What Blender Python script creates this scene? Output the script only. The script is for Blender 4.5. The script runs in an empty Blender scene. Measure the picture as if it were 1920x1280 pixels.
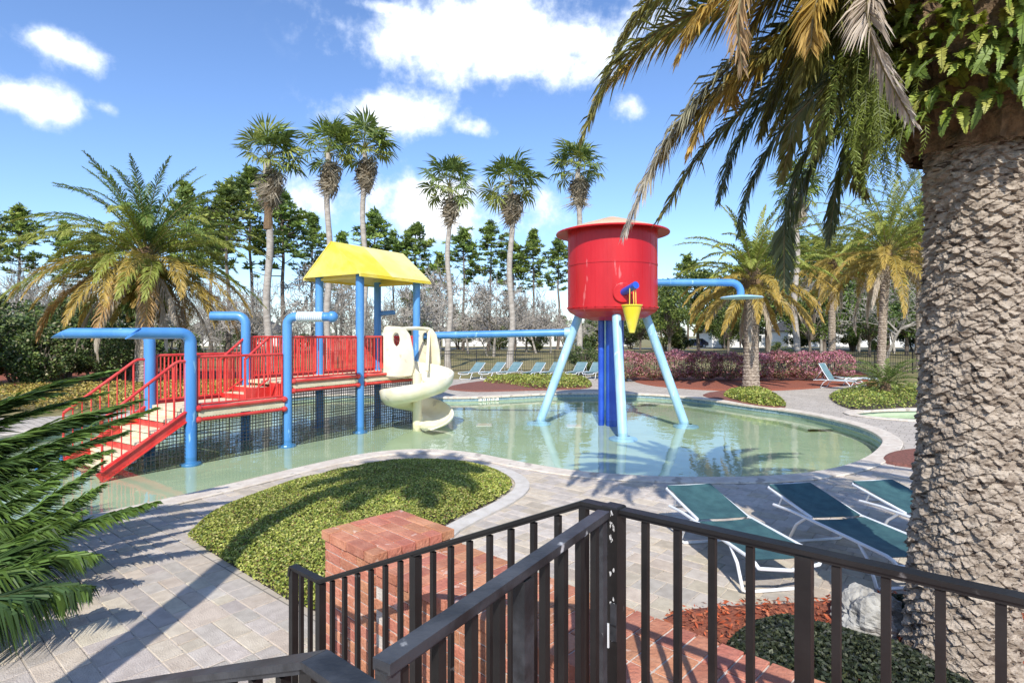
import bpy, math, random
import numpy as np
from mathutils import Vector, Matrix, Euler
from mathutils.geometry import tessellate_polygon

random.seed(7)
RS = np.random.RandomState(11)
R = math.radians
scene = bpy.context.scene
COL = scene.collection

# ------------------------------------------------------------------ camera
F, H, VH = 1067.0, 2.3, 628.0            # focal length in photo pixels, eye height, horizon row
cam_d = bpy.data.cameras.new('camera')
cam_d.sensor_width = 36.0
cam_d.lens = F / 1920 * 36.0
cam_d.shift_y = (VH - 640) / 1920
cam_d.clip_start = 0.02
cam_d.clip_end = 3000
cam = bpy.data.objects.new('camera', cam_d)
cam.location = (0, 0, H)
cam.rotation_euler = (R(90), 0, 0)
COL.objects.link(cam)
scene.camera = cam

# ------------------------------------------------------------------ light
SUN_EL = 41.0
SUN_DX = 0.07                             # shadows run towards +y, a touch towards +x
w = bpy.data.worlds.new('World')
scene.world = w
w.use_nodes = True
nt = w.node_tree
nt.nodes.clear()


def nd(t, kind, **kw):
    n = t.nodes.new(kind)
    for k, v in kw.items():
        setattr(n, k, v)
    return n


def ln(t, a, b):
    t.links.new(a, b)


def mth(t, op, a, b=None, c=None, clamp=False):
    n = t.nodes.new('ShaderNodeMath')
    n.operation = op
    n.use_clamp = clamp
    for i, v in enumerate((a, b, c)):
        if v is None:
            continue
        if hasattr(v, 'is_linked') or hasattr(v, 'links'):
            t.links.new(v, n.inputs[i])
        else:
            n.inputs[i].default_value = v
    return n.outputs[0]


def mixc(t, fac, a, b, blend='MIX'):
    n = t.nodes.new('ShaderNodeMix')
    n.data_type = 'RGBA'
    n.blend_type = blend
    for sock, v in ((n.inputs[0], fac), (n.inputs[6], a), (n.inputs[7], b)):
        if hasattr(v, 'links'):
            t.links.new(v, sock)
        elif isinstance(v, (int, float)):
            sock.default_value = v
        else:
            sock.default_value = (v[0], v[1], v[2], 1)
    return n.outputs[2]


def sstep(t, v, lo, hi):
    n = t.nodes.new('ShaderNodeMapRange')
    n.interpolation_type = 'SMOOTHSTEP'
    t.links.new(v, n.inputs[0])
    n.inputs[1].default_value = lo
    n.inputs[2].default_value = hi
    return n.outputs[0]


sky = nd(nt, 'ShaderNodeTexSky', sky_type='NISHITA', sun_disc=False)
sky.sun_elevation = R(SUN_EL)
sky.sun_rotation = R(180) + math.atan2(SUN_DX, 1)
sky.altitude = 0
sky.air_density = 1.0
sky.dust_density = 0.4
sky.ozone_density = 3.0
tc = nd(nt, 'ShaderNodeTexCoord')
sep = nd(nt, 'ShaderNodeSeparateXYZ')
ln(nt, tc.outputs['Generated'], sep.inputs[0])
az = mth(nt, 'ARCTAN2', sep.outputs[0], sep.outputs[1])
el = mth(nt, 'ARCSINE', sep.outputs[2])
# wispy edges come from noise on the direction
nz = nd(nt, 'ShaderNodeTexNoise')
ln(nt, tc.outputs['Generated'], nz.inputs['Vector'])
nz.inputs['Scale'].default_value = 9.0
nz.inputs['Detail'].default_value = 8.0
nz.inputs['Roughness'].default_value = 0.58
nz2 = nd(nt, 'ShaderNodeTexNoise')
ln(nt, tc.outputs['Generated'], nz2.inputs['Vector'])
nz2.inputs['Scale'].default_value = 2.6
nz2.inputs['Detail'].default_value = 3.0


def sky_dir(u, v):
    a = math.atan((u - 960) / F)
    return a, math.atan((VH - v) / F * math.cos(a))


# cumulus drifting over the place: centre and half-size of each
clouds = [(150, 103, 92, 30, 1.0), (52, 192, 82, 40, 1.0), (935, 80, 235, 78, 1.25), (1040, 120, 110, 50, 1.0),
          (745, 215, 125, 46, 1.0), (880, 240, 60, 20, .7), (790, 378, 190, 56, 1.0), (590, 375, 80, 40, .7),
          (1185, 200, 55, 30, .55), (712, 14, 60, 18, .7), (195, 200, 40, 14, .4), (-300, 250, 200, 60, 1.0),
          (2200, 200, 260, 70, 1.0), (2700, 60, 240, 90, 1.0), (-800, 60, 260, 80, 1.0)]
acc = None
for (u, v, ru, rv, amp) in clouds:
    a0, e0 = sky_dir(u, v)
    a1, _ = sky_dir(u + ru, v)
    _, e1 = sky_dir(u, v - rv)
    dx = mth(nt, 'MULTIPLY', mth(nt, 'SUBTRACT', az, a0), 1 / abs(a1 - a0))
    dy = mth(nt, 'MULTIPLY', mth(nt, 'SUBTRACT', el, e0), 1 / abs(e1 - e0))
    rr = mth(nt, 'ADD', mth(nt, 'MULTIPLY', dx, dx), mth(nt, 'MULTIPLY', dy, dy))
    g = mth(nt, 'MULTIPLY', mth(nt, 'EXPONENT', mth(nt, 'MULTIPLY', rr, -0.75)), amp)
    acc = g if acc is None else mth(nt, 'MAXIMUM', acc, g)
# the same kind of cloud goes on behind the viewer
back = mth(nt, 'MULTIPLY', sstep(nt, sep.outputs[1], 0.05, -0.3), sstep(nt, nz2.outputs[0], 0.5, 0.75))
acc = mth(nt, 'MAXIMUM', acc, back)
nz3 = nd(nt, 'ShaderNodeTexNoise')
ln(nt, tc.outputs['Generated'], nz3.inputs['Vector'])
nz3.inputs['Scale'].default_value = 26.0
nz3.inputs['Detail'].default_value = 6.0
nz3.inputs['Roughness'].default_value = 0.62
puff = mth(nt, 'ADD', mth(nt, 'MULTIPLY', mth(nt, 'SUBTRACT', nz.outputs[0], 0.5), 2.0), mth(nt, 'MULTIPLY', mth(nt, 'SUBTRACT', nz3.outputs[0], 0.5), 0.9))
dens = mth(nt, 'ADD', acc, puff)
cov = sstep(nt, dens, 0.24, 0.92)
cov = mth(nt, 'MULTIPLY', cov, sstep(nt, acc, 0.05, 0.3))
core = sstep(nt, dens, 0.35, 1.2)
ccol = mixc(nt, core, (5.4, 6.1, 7.3), (8.6, 8.7, 8.9))
skyb = mixc(nt, 1.0, sky.outputs[0], (0.92, 1.02, 1.20), 'MULTIPLY')
skc = mixc(nt, cov, skyb, ccol)
bg = nd(nt, 'ShaderNodeBackground')
ln(nt, skc, bg.inputs[0])
bg.inputs[1].default_value = 0.15
wo = nd(nt, 'ShaderNodeOutputWorld')
ln(nt, bg.outputs[0], wo.inputs[0])

sun_d = bpy.data.lights.new('sun', 'SUN')
sun_d.energy = 4.6
sun_d.angle = R(0.53)
sun_d.color = (1.0, 0.955, 0.88)
sun = bpy.data.objects.new('sun', sun_d)
sv = Vector((SUN_DX, 1, -math.tan(R(SUN_EL)) * math.hypot(SUN_DX, 1)))
sun.rotation_euler = sv.to_track_quat('-Z', 'Y').to_euler()
sun.location = (0, -10, 30)
COL.objects.link(sun)

scene.view_settings.view_transform = 'Standard'
scene.view_settings.look = 'None'
scene.view_settings.exposure = 0.35
scene.view_settings.gamma = 1.0
scene.view_settings.use_curve_mapping = False
scene.cycles.max_bounces = 7
scene.cycles.transparent_max_bounces = 12
scene.cycles.caustics_reflective = False
scene.cycles.caustics_refractive = False


# ------------------------------------------------------------------ pixel helpers
def gp(u, v, z=0.0):
    d = F * (H - z) / (v - VH)
    return ((u - 960) / F * d, d)


def at(u, v, d):
    return np.array(((u - 960) / F * d, d, H + (VH - v) / F * d))


# ------------------------------------------------------------------ noise
def vnoise(p, seed=0):
    p = np.asarray(p, float)
    i = np.floor(p).astype(np.int64)
    f = p - i
    f = f * f * (3 - 2 * f)

    def hsh(a, b, c):
        n = (a * 374761393 + b * 668265263 + c * 2147483647 + seed * 974634777) & 0xffffffff
        n = ((n ^ (n >> 13)) * 1274126177) & 0xffffffff
        n = n ^ (n >> 16)
        return (n & 0xffff) / 65535.0
    out = 0
    for a in (0, 1):
        for b in (0, 1):
            for c in (0, 1):
                wgt = ((f[:, 0] if a else 1 - f[:, 0]) * (f[:, 1] if b else 1 - f[:, 1]) * (f[:, 2] if c else 1 - f[:, 2]))
                out = out + wgt * hsh(i[:, 0] + a, i[:, 1] + b, i[:, 2] + c)
    return out


# ------------------------------------------------------------------ mesh builder
class MB:
    def __init__(self):
        self.v, self.f, self.c, self.n = [], [], [], 0

    def add(self, v, f, c=(1, 1, 1)):
        v = np.asarray(v, float).reshape(-1, 3)
        self.v.append(v)
        c = np.asarray(c, float)
        self.c.append(np.broadcast_to(c, (len(v), 3)) if c.ndim == 1 else c)
        if isinstance(f, np.ndarray):
            self.f.append(f + self.n)
        else:
            by = {}
            for q in f:
                by.setdefault(len(q), []).append(q)
            for q in by.values():
                self.f.append(np.array(q) + self.n)
        self.n += len(v)
        return self

    def box(self, c, s, rz=0.0, col=(1, 1, 1), M=None, ch=0.0):
        x, y, z = s[0] / 2, s[1] / 2, s[2] / 2
        if ch:
            v = [(-x, -y, -z), (x, -y, -z), (x, y, -z), (-x, y, -z), (-x, -y, z - ch), (x, -y, z - ch), (x, y, z - ch), (-x, y, z - ch),
                 (-x + ch, -y + ch, z), (x - ch, -y + ch, z), (x - ch, y - ch, z), (-x + ch, y - ch, z)]
            f = [(3, 2, 1, 0), (8, 9, 10, 11)] + [(a, (a + 1) % 4, (a + 1) % 4 + 4, a + 4) for a in range(4)] + \
                [(a + 4, (a + 1) % 4 + 4, (a + 1) % 4 + 8, a + 8) for a in range(4)]
        else:
            v = [(-x, -y, -z), (x, -y, -z), (x, y, -z), (-x, y, -z), (-x, -y, z), (x, -y, z), (x, y, z), (-x, y, z)]
            f = [(3, 2, 1, 0), (4, 5, 6, 7), (0, 1, 5, 4), (1, 2, 6, 5), (2, 3, 7, 6), (3, 0, 4, 7)]
        v = np.array(v)
        if M is not None:
            v = v @ np.array(M).T
        elif rz:
            cz, sz = math.cos(rz), math.sin(rz)
            v = v @ np.array([[cz, -sz, 0], [sz, cz, 0], [0, 0, 1]]).T
        return self.add(v + np.array(c), f, col)

    def beam(self, p0, p1, wd, ht, col=(1, 1, 1)):
        p0, p1 = np.array(p0, float), np.array(p1, float)
        t = p1 - p0
        L = np.linalg.norm(t)
        t = t / L
        up = np.array((0, 0, 1.0))
        if abs(t[2]) > .95:
            up = np.array((ST[0], ST[1], 0))
        s = np.cross(t, up)
        s /= np.linalg.norm(s)
        u = np.cross(s, t)
        return self.box((p0 + p1) / 2, (L, wd, ht), col=col, M=np.stack([t, s, u], 1))

    def tube(self, pts, r, n=10, cap=True, col=(1, 1, 1)):
        P = np.array(pts, float)
        m = len(P)
        r = np.broadcast_to(np.asarray(r, float), (m,))
        T = np.gradient(P, axis=0)
        T /= np.linalg.norm(T, axis=1)[:, None] + 1e-12
        ref = np.array((0, 0, 1.0)) if abs(T[0][2]) < .9 else np.array((1.0, 0, 0))
        u = ref - T[0] * ref.dot(T[0])
        u /= np.linalg.norm(u)
        a = np.linspace(0, 2 * np.pi, n, endpoint=False)
        V = []
        for i in range(m):
            u = u - T[i] * u.dot(T[i])
            u /= np.linalg.norm(u)
            b = np.cross(T[i], u)
            V.append(P[i] + r[i] * (np.cos(a)[:, None] * u + np.sin(a)[:, None] * b))
        f = [(i * n + k, i * n + (k + 1) % n, (i + 1) * n + (k + 1) % n, (i + 1) * n + k) for i in range(m - 1) for k in range(n)]
        self.add(np.concatenate(V), f, col)
        if cap:
            self.add(V[0], [tuple(range(n))[::-1]], col)
            self.add(V[-1], [tuple(range(n))], col)
        return self

    def lathe(self, prof, n=32, c=(0, 0, 0), col=(1, 1, 1)):
        a = np.linspace(0, 2 * np.pi, n, endpoint=False)
        V = [np.stack([r * np.cos(a) + c[0], r * np.sin(a) + c[1], np.full(n, z + c[2])], 1) for r, z in prof]
        m = len(prof)
        f = [(i * n + k, i * n + (k + 1) % n, (i + 1) * n + (k + 1) % n, (i + 1) * n + k) for i in range(m - 1) for k in range(n)]
        return self.add(np.concatenate(V), f, col)

    def sheet(self, outer, holes=(), z=0.0, col=(1, 1, 1)):
        loops = [[Vector((p[0], p[1], 0)) for p in outer]] + [[Vector((p[0], p[1], 0)) for p in h] for h in holes]
        tris = tessellate_polygon(loops)
        pts = [p for l in loops for p in l]
        out = []
        for t in tris:
            a, b, c = (pts[i] for i in t)
            out.append(t if (b - a).cross(c - a).z > 0 else (t[0], t[2], t[1]))
        return self.add([(p.x, p.y, z) for p in pts], out, col)

    def prism(self, outer, z0, z1, col=(1, 1, 1)):
        self.sheet(outer, (), z1, col)
        n = len(outer)
        v = [(p[0], p[1], z0) for p in outer] + [(p[0], p[1], z1) for p in outer]
        ar = sum(outer[i][0] * outer[(i + 1) % n][1] - outer[(i + 1) % n][0] * outer[i][1] for i in range(n))
        f = [(i, (i + 1) % n, (i + 1) % n + n, i + n) for i in range(n)]
        if ar < 0:
            f = [q[::-1] for q in f]
        return self.add(v, f, col)

    def mesh(self, name, off=(0, 0, 0), smooth=False, mats=()):
        V = np.concatenate(self.v) - np.array(off)
        me = bpy.data.meshes.new(name)
        me.vertices.add(len(V))
        me.vertices.foreach_set('co', V.ravel().astype(np.float32))
        loops = np.concatenate([f.ravel() for f in self.f])
        sizes = np.concatenate([np.full(len(f), f.shape[1]) for f in self.f])
        me.loops.add(len(loops))
        me.loops.foreach_set('vertex_index', loops.astype(np.int32))
        me.polygons.add(len(sizes))
        st = np.concatenate([[0], np.cumsum(sizes)[:-1]])
        me.polygons.foreach_set('loop_start', st.astype(np.int32))
        me.polygons.foreach_set('loop_total', sizes.astype(np.int32))
        me.polygons.foreach_set('use_smooth', np.full(len(sizes), bool(smooth)))
        C = np.concatenate(self.c)
        at_ = me.attributes.new('tint', 'FLOAT_COLOR', 'POINT')
        at_.data.foreach_set('color', np.concatenate([C, np.ones((len(C), 1))], 1).ravel().astype(np.float32))
        me.update(calc_edges=True)
        me.validate()
        for m in mats:
            me.materials.append(m)
        return me


def wloc(o):
    p = Vector((0, 0, 0))
    while o is not None:
        p = p + o.location
        o = o.parent
    return np.array(p)


def put(name, me, parent=None, loc=(0, 0, 0), rot=(0, 0, 0), scale=(1, 1, 1)):
    o = bpy.data.objects.new(name, me)
    COL.objects.link(o)
    o.location = loc
    o.rotation_euler = rot
    o.scale = scale
    o.parent = parent
    return o


def obj(name, mb, mat, parent=None, smooth=False, base=None):
    """link a builder (world coordinates) as ONE mesh object, origin at base or at its parent"""
    pl = wloc(parent) if parent is not None else np.zeros(3)
    b = np.array(base, float) if base is not None else pl
    me = mb.mesh(name, b, smooth, [mat])
    return put(name, me, parent, b - pl)


def thing(name, label, cat, loc=(0, 0, 0), group=None, rz=0.0):
    o = bpy.data.objects.new(name, None)
    o.empty_display_size = .2
    COL.objects.link(o)
    o.location = loc
    o.rotation_euler = (0, 0, rz)
    return tag(o, label, cat, group)


def tag(o, label=None, cat=None, group=None, kind=None):
    for k, v in (('label', label), ('category', cat), ('group', group), ('kind', kind)):
        if v:
            o[k] = v
    return o


def dup(root, loc, rz=0.0, sc=1.0, label=None, group=None):
    r = root.copy()
    COL.objects.link(r)
    r.location = loc
    r.rotation_euler = (0, 0, rz)
    r.scale = (sc, sc, sc) if isinstance(sc, (int, float)) else sc
    if label:
        r['label'] = label
    if group:
        r['group'] = group
    for ch in list(root.children):
        c = ch.copy()
        COL.objects.link(c)
        c.parent = r
        for g in list(ch.children):
            d = g.copy()
            COL.objects.link(d)
            d.parent = c
    return r


# ------------------------------------------------------------------ materials
def pmat(name, c1, c2=None, scale=4.0, rough=.6, bump=0.0, bscale=40.0, tint=False, rnd=0.0, coat=0.0, detail=6, metal=0.0,
         spec=.5, leaf=0.0, lo=.35, hi=.65, spots=None, stretch=None):
    m = bpy.data.materials.new(name)
    m.use_nodes = True
    t = m.node_tree
    t.nodes.clear()
    out = nd(t, 'ShaderNodeOutputMaterial')
    p = nd(t, 'ShaderNodeBsdfPrincipled')
    p.inputs['Roughness'].default_value = rough
    p.inputs['Metallic'].default_value = metal
    p.inputs['Specular IOR Level'].default_value = spec
    p.inputs['Coat Weight'].default_value = coat
    p.inputs['Coat Roughness'].default_value = .12
    tcn = nd(t, 'ShaderNodeTexCoord')
    vec = tcn.outputs['Object']
    if rnd:
        oi = nd(t, 'ShaderNodeObjectInfo')
        va = nd(t, 'ShaderNodeVectorMath', operation='ADD')
        ln(t, vec, va.inputs[0])
        cx = nd(t, 'ShaderNodeCombineXYZ')
        ln(t, mth(t, 'MULTIPLY', oi.outputs['Random'], 37.0), cx.inputs[0])
        ln(t, cx.outputs[0], va.inputs[1])
        vec = va.outputs[0]
    if stretch:
        vm = nd(t, 'ShaderNodeVectorMath', operation='MULTIPLY')
        ln(t, vec, vm.inputs[0])
        vm.inputs[1].default_value = stretch
        vec = vm.outputs[0]
    n = nd(t, 'ShaderNodeTexNoise')
    n.inputs['Scale'].default_value = scale
    n.inputs['Detail'].default_value = detail
    n.inputs['Roughness'].default_value = .6
    ln(t, vec, n.inputs['Vector'])
    col = mixc(t, sstep(t, n.outputs[0], lo, hi), c1, c2 or c1)
    if spots:
        sn = nd(t, 'ShaderNodeTexNoise')
        sn.inputs['Scale'].default_value = spots[1]
        sn.inputs['Detail'].default_value = 5
        ln(t, vec, sn.inputs['Vector'])
        col = mixc(t, sstep(t, sn.outputs[0], spots[2], spots[2] + .06), col, spots[0])
    if tint:
        an = nd(t, 'ShaderNodeAttribute', attribute_name='tint')
        col = mixc(t, 1.0, col, an.outputs['Color'], 'MULTIPLY')
    if rnd:
        hs = nd(t, 'ShaderNodeHueSaturation')
        ln(t, col, hs.inputs['Color'])
        ln(t, mth(t, 'ADD', mth(t, 'MULTIPLY', oi.outputs['Random'], rnd * 2), 1 - rnd), hs.inputs['Value'])
        wn = nd(t, 'ShaderNodeTexWhiteNoise', noise_dimensions='1D')
        ln(t, oi.outputs['Random'], wn.inputs['W'])
        ln(t, mth(t, 'ADD', mth(t, 'MULTIPLY', wn.outputs[0], .025), .4875), hs.inputs['Hue'])
        col = hs.outputs[0]
    ln(t, col, p.inputs['Base Color'])
    if bump:
        b = nd(t, 'ShaderNodeBump')
        b.inputs['Strength'].default_value = bump
        b.inputs['Distance'].default_value = .02
        bn = nd(t, 'ShaderNodeTexNoise')
        bn.inputs['Scale'].default_value = bscale
        bn.inputs['Detail'].default_value = 6
        ln(t, vec, bn.inputs['Vector'])
        ln(t, bn.outputs[0], b.inputs['Height'])
        ln(t, b.outputs[0], p.inputs['Normal'])
    if leaf:
        tr = nd(t, 'ShaderNodeBsdfTranslucent')
        ln(t, col, tr.inputs[0])
        mx = nd(t, 'ShaderNodeMixShader')
        mx.inputs[0].default_value = leaf
        ln(t, p.outputs[0], mx.inputs[1])
        ln(t, tr.outputs[0], mx.inputs[2])
        ln(t, mx.outputs[0], out.inputs[0])
    else:
        ln(t, p.outputs[0], out.inputs[0])
    return m


M = {}
M['lawn'] = pmat('lawn', (.155, .145, .045), (.27, .215, .095), .35, .95, .5, 30)
M['deck'] = None
M['paver'] = pmat('paver', (.42, .365, .30), (.51, .45, .375), 9, .85, .5, 90, tint=True, rnd=.08)
M['sand'] = pmat('sand', (.13, .12, .10), (.20, .18, .15), 8, .95)
M['coping'] = pmat('coping', (.55, .47, .38), (.66, .59, .49), 5, .8, .3, 60, spots=((.38, .33, .27), 3.5, .62))
M['edging'] = pmat('edging', (.50, .46, .40), (.60, .56, .50), 5, .8, .3, 60)
M['plaster'] = pmat('plaster', (.42, .50, .34), (.50, .57, .39), .7, .7, .1, 20, spots=((.14, .20, .17), 38, .71))
M['tile'] = pmat('tile', (.16, .26, .33), (.32, .42, .45), 14, .25)
M['tile_white'] = pmat('tile_white', (.75, .75, .72), None, 5, .25)
M['mulch'] = pmat('mulch', (.20, .055, .028), (.34, .105, .055), 22, .95, 1.0, 70)
M['chip'] = pmat('chip', (.26, .075, .035), (.40, .14, .07), 10, .9, tint=True)
M['brown_mulch'] = pmat('brown_mulch', (.14, .055, .038), (.27, .10, .07), 24, .95, 1.0, 70)
M['soil'] = pmat('soil', (.045, .033, .022), (.09, .065, .045), 12, .95, 1.0, 60)
M['brick'] = pmat('brick', (.41, .15, .085), (.52, .225, .135), 7, .85, .5, 60, rnd=.16, spots=((.62, .40, .31), 9, .64))
M['mortar'] = pmat('mortar', (.50, .43, .37), (.60, .53, .46), 20, .95, .4, 80)
M['iron'] = pmat('iron', (.007, .0065, .0065), (.014, .013, .0125), 6, .5, .04, 90, spots=((.13, .12, .115), 13, .72))
M['iron_worn'] = pmat('iron_worn', (.013, .014, .016), (.05, .053, .06), 7, .42, .08, 70, spots=((.55, .55, .54), 11, .66))
M['blue'] = pmat('blue_paint', (.05, .21, .52), (.10, .30, .60), 1.6, .42, .05, 30, coat=.25, lo=.3, hi=.75, spots=((.24, .46, .68), 7, .65), stretch=(1, 1, .25))
M['pale_blue'] = pmat('faded_blue_paint', (.24, .45, .66), (.42, .62, .76), 2.0, .5, .05, 30, coat=.15, lo=.3, hi=.7, spots=((.55, .70, .78), 7, .62), stretch=(1, 1, .25))
M['deep_blue'] = pmat('deep_blue_paint', (.012, .06, .42), (.025, .10, .50), 1.6, .38, .05, 30, coat=.3)
M['red'] = pmat('red_paint', (.43, .006, .012), (.52, .014, .020), 1.5, .42, .04, 30, coat=.12, spec=.35, spots=((.60, .13, .13), 5, .66), stretch=(1, 1, .22))
M['red_rail'] = pmat('red_rail_paint', (.56, .025, .022), (.64, .07, .055), 3, .4, .04, 30, coat=.2)
M['yellow'] = pmat('yellow_paint', (.78, .60, .03), (.82, .68, .16), .8, .4, .04, 30, coat=.2, lo=.4, hi=.62)
M['cream_roof'] = pmat('cream_roof_paint', (.56, .38, .22), (.64, .47, .30), 2, .5)
M['ivory'] = pmat('ivory_plastic', (.72, .66, .45), (.80, .76, .60), 1.7, .38, .05, 25, coat=.15, spots=((.55, .50, .38), 2.2, .66))
M['tread'] = pmat('deck_tread', (.66, .55, .36), (.74, .64, .45), 4, .75, .3, 90)
M['net'] = pmat('net_cord', (.02, .022, .022), (.05, .05, .05), 4, .8)
M['white_rope'] = pmat('white_rope', (.62, .66, .68), (.74, .78, .80), 6, .7)
M['alu'] = pmat('white_aluminium', (.70, .72, .74), (.80, .82, .84), 5, .35, coat=.1)
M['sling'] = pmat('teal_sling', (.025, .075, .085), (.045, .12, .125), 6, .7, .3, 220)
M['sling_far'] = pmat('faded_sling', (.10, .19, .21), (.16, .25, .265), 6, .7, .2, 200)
M['bark'] = pmat('palm_bark', (.22, .172, .128), (.43, .36, .285), 8, .95, .8, 40, spots=((.085, .06, .042), 11, .57), stretch=(1, 1, 3.2))
M['fibre'] = pmat('palm_fibre', (.10, .065, .035), (.22, .14, .075), 18, .95, .8, 60)
M['bark2'] = pmat('fan_palm_bark', (.30, .265, .225), (.44, .40, .35), 3, .9, .5, 20, stretch=(1, 1, 3))
M['frond'] = pmat('palm_leaf', (1.1, 1.1, 1.1), (1.35, 1.35, 1.35), 3, .5, tint=True, leaf=.36, spec=.5)
M['fern'] = pmat('fern_leaf', (.9, .9, .9), (1, 1, 1), 3, .55, tint=True, leaf=.3)
M['leaf'] = pmat('leaf', (1.1, 1.1, 1.1), (1.35, 1.35, 1.35), 3, .6, tint=True, leaf=.25, rnd=.12)
M['ground_leaf'] = pmat('ground_leaf', (.9, .9, .9), (1, 1, 1), 3, .55, tint=True, leaf=.2)
M['wood'] = pmat('tree_bark', (.11, .085, .065), (.19, .155, .125), 3, .95, .5, 20, stretch=(1, 1, .3))
M['bare'] = pmat('bare_twig', (.22, .20, .17), (.36, .33, .285), 2, .95, rnd=.15)
M['stone'] = pmat('limestone', (.22, .21, .19), (.40, .39, .36), 8, .9, 1.0, 25)
M['wall'] = pmat('house_wall', (.70, .69, .66), (.78, .77, .74), 2, .85)
M['shingle'] = pmat('house_shingle', (.055, .05, .048), (.09, .085, .08), 3, .9)
M['glass'] = pmat('dark_glass', (.02, .025, .03), (.04, .045, .05), 3, .12)
M['trim'] = pmat('white_trim', (.75, .75, .74), None, 3, .5)
M['carp'] = pmat('car_paint', (.012, .018, .05), (.018, .025, .065), 3, .25, coat=.8)
M['rubber'] = pmat('rubber', (.02, .02, .02), None, 3, .8)
M['asphalt'] = pmat('asphalt', (.13, .13, .13), (.19, .185, .18), 3, .9)
M['pot'] = pmat('terracotta', (.50, .22, .10), (.58, .29, .15), 6, .8)
M['flake'] = pmat('chalky_primer', (.42, .42, .41), (.6, .6, .59), 60, .8)
M['letter'] = pmat('black_lettering', (.03, .03, .03), None, 3, .6)


def deck_material(rot):
    """paved deck where the pieces are too small to tell apart: same courses as the pavers built near the steps"""
    m = bpy.data.materials.new('deck_paving')
    m.use_nodes = True
    t = m.node_tree
    p = t.nodes['Principled BSDF']
    p.inputs['Roughness'].default_value = .85
    tcn = nd(t, 'ShaderNodeTexCoord')
    mp = nd(t, 'ShaderNodeMapping')
    mp.inputs['Rotation'].default_value = (0, 0, -rot)
    ln(t, tcn.outputs['Object'], mp.inputs[0])
    bt = nd(t, 'ShaderNodeTexBrick')
    bt.offset = .37
    bt.offset_frequency = 2
    bt.squash = 1.45
    bt.squash_frequency = 3
    ln(t, mp.outputs[0], bt.inputs['Vector'])
    bt.inputs['Scale'].default_value = 1.0
    bt.inputs['Brick Width'].default_value = .26
    bt.inputs['Row Height'].default_value = .18
    bt.inputs['Mortar Size'].default_value = .008
    bt.inputs['Mortar Smooth'].default_value = .2
    bt.inputs['Color1'].default_value = (.42, .37, .31, 1)
    bt.inputs['Color2'].default_value = (.50, .445, .38, 1)
    bt.inputs['Mortar'].default_value = (.20, .18, .155, 1)
    n = nd(t, 'ShaderNodeTexNoise')
    n.inputs['Scale'].default_value = 1.1
    n.inputs['Detail'].default_value = 7
    ln(t, tcn.outputs['Object'], n.inputs['Vector'])
    c = mixc(t, 1.0, bt.outputs[0], mixc(t, n.outputs[0], (.82, .80, .78), (1.16, 1.16, 1.15)), 'MULTIPLY')
    ln(t, c, p.inputs['Base Color'])
    b = nd(t, 'ShaderNodeBump')
    b.inputs['Strength'].default_value = .4
    b.inputs['Distance'].default_value = .01
    ln(t, mth(t, 'SUBTRACT', 1.0, bt.outputs[1]), b.inputs['Height'])
    ln(t, b.outputs[0], p.inputs['Normal'])
    return m


def water_material():
    m = bpy.data.materials.new('pool_water')
    m.use_nodes = True
    t = m.node_tree
    t.nodes.clear()
    out = nd(t, 'ShaderNodeOutputMaterial')
    geo = nd(t, 'ShaderNodeNewGeometry')
    dt = nd(t, 'ShaderNodeVectorMath', operation='DOT_PRODUCT')
    ln(t, geo.outputs['Incoming'], dt.inputs[1])
    # Schlick reflectance, the same from above and below so that sunlight reaches the floor
    cosi = mth(t, 'SUBTRACT', 1.0, mth(t, 'ABSOLUTE', dt.outputs['Value']), clamp=True)
    refl = mth(t, 'ADD', mth(t, 'MULTIPLY', mth(t, 'POWER', cosi, 5.0), .98), .02, clamp=True)
    tr = nd(t, 'ShaderNodeBsdfTransparent')
    tr.inputs[0].default_value = (.90, .95, .89, 1)
    gl = nd(t, 'ShaderNodeBsdfGlossy')
    gl.inputs['Roughness'].default_value = .02
    tcn = nd(t, 'ShaderNodeTexCoord')
    n = nd(t, 'ShaderNodeTexNoise')
    n.inputs['Scale'].default_value = 2.2
    n.inputs['Detail'].default_value = 3
    ln(t, tcn.outputs['Object'], n.inputs['Vector'])
    b = nd(t, 'ShaderNodeBump')
    b.inputs['Strength'].default_value = .055
    b.inputs['Distance'].default_value = .1
    ln(t, n.outputs[0], b.inputs['Height'])
    ln(t, b.outputs[0], gl.inputs['Normal'])
    ln(t, b.outputs[0], dt.inputs[0])
    mx = nd(t, 'ShaderNodeMixShader')
    ln(t, refl, mx.inputs[0])
    ln(t, tr.outputs[0], mx.inputs[1])
    ln(t, gl.outputs[0], mx.inputs[2])
    ln(t, mx.outputs[0], out.inputs[0])
    return m


M['water'] = water_material()

# ------------------------------------------------------------------ plan of the place
ST = np.array((-.769, .639))              # the steps run down this way
SN = np.array((.639, .769))               # across the steps, away from the viewer
GRID = math.atan2(-.64, .77)              # direction of the paving courses
M['deck'] = deck_material(GRID)


def chaikin(p, n=3):
    p = [np.array(q, float) for q in p]
    for _ in range(n):
        q = []
        for i in range(len(p)):
            a, b = p[i], p[(i + 1) % len(p)]
            q += [a * .75 + b * .25, a * .25 + b * .75]
        p = q
    return [tuple(x) for x in p]


def offset(poly, d):
    P = np.array(poly)
    ar = np.sum(P[:, 0] * np.roll(P[:, 1], -1) - np.roll(P[:, 0], -1) * P[:, 1])
    T = np.roll(P, -1, 0) - np.roll(P, 1, 0)
    T /= np.linalg.norm(T, axis=1)[:, None]
    N = np.stack([T[:, 1], -T[:, 0]], 1) * (1 if ar > 0 else -1)
    return [tuple(x) for x in P + N * d]


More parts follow.
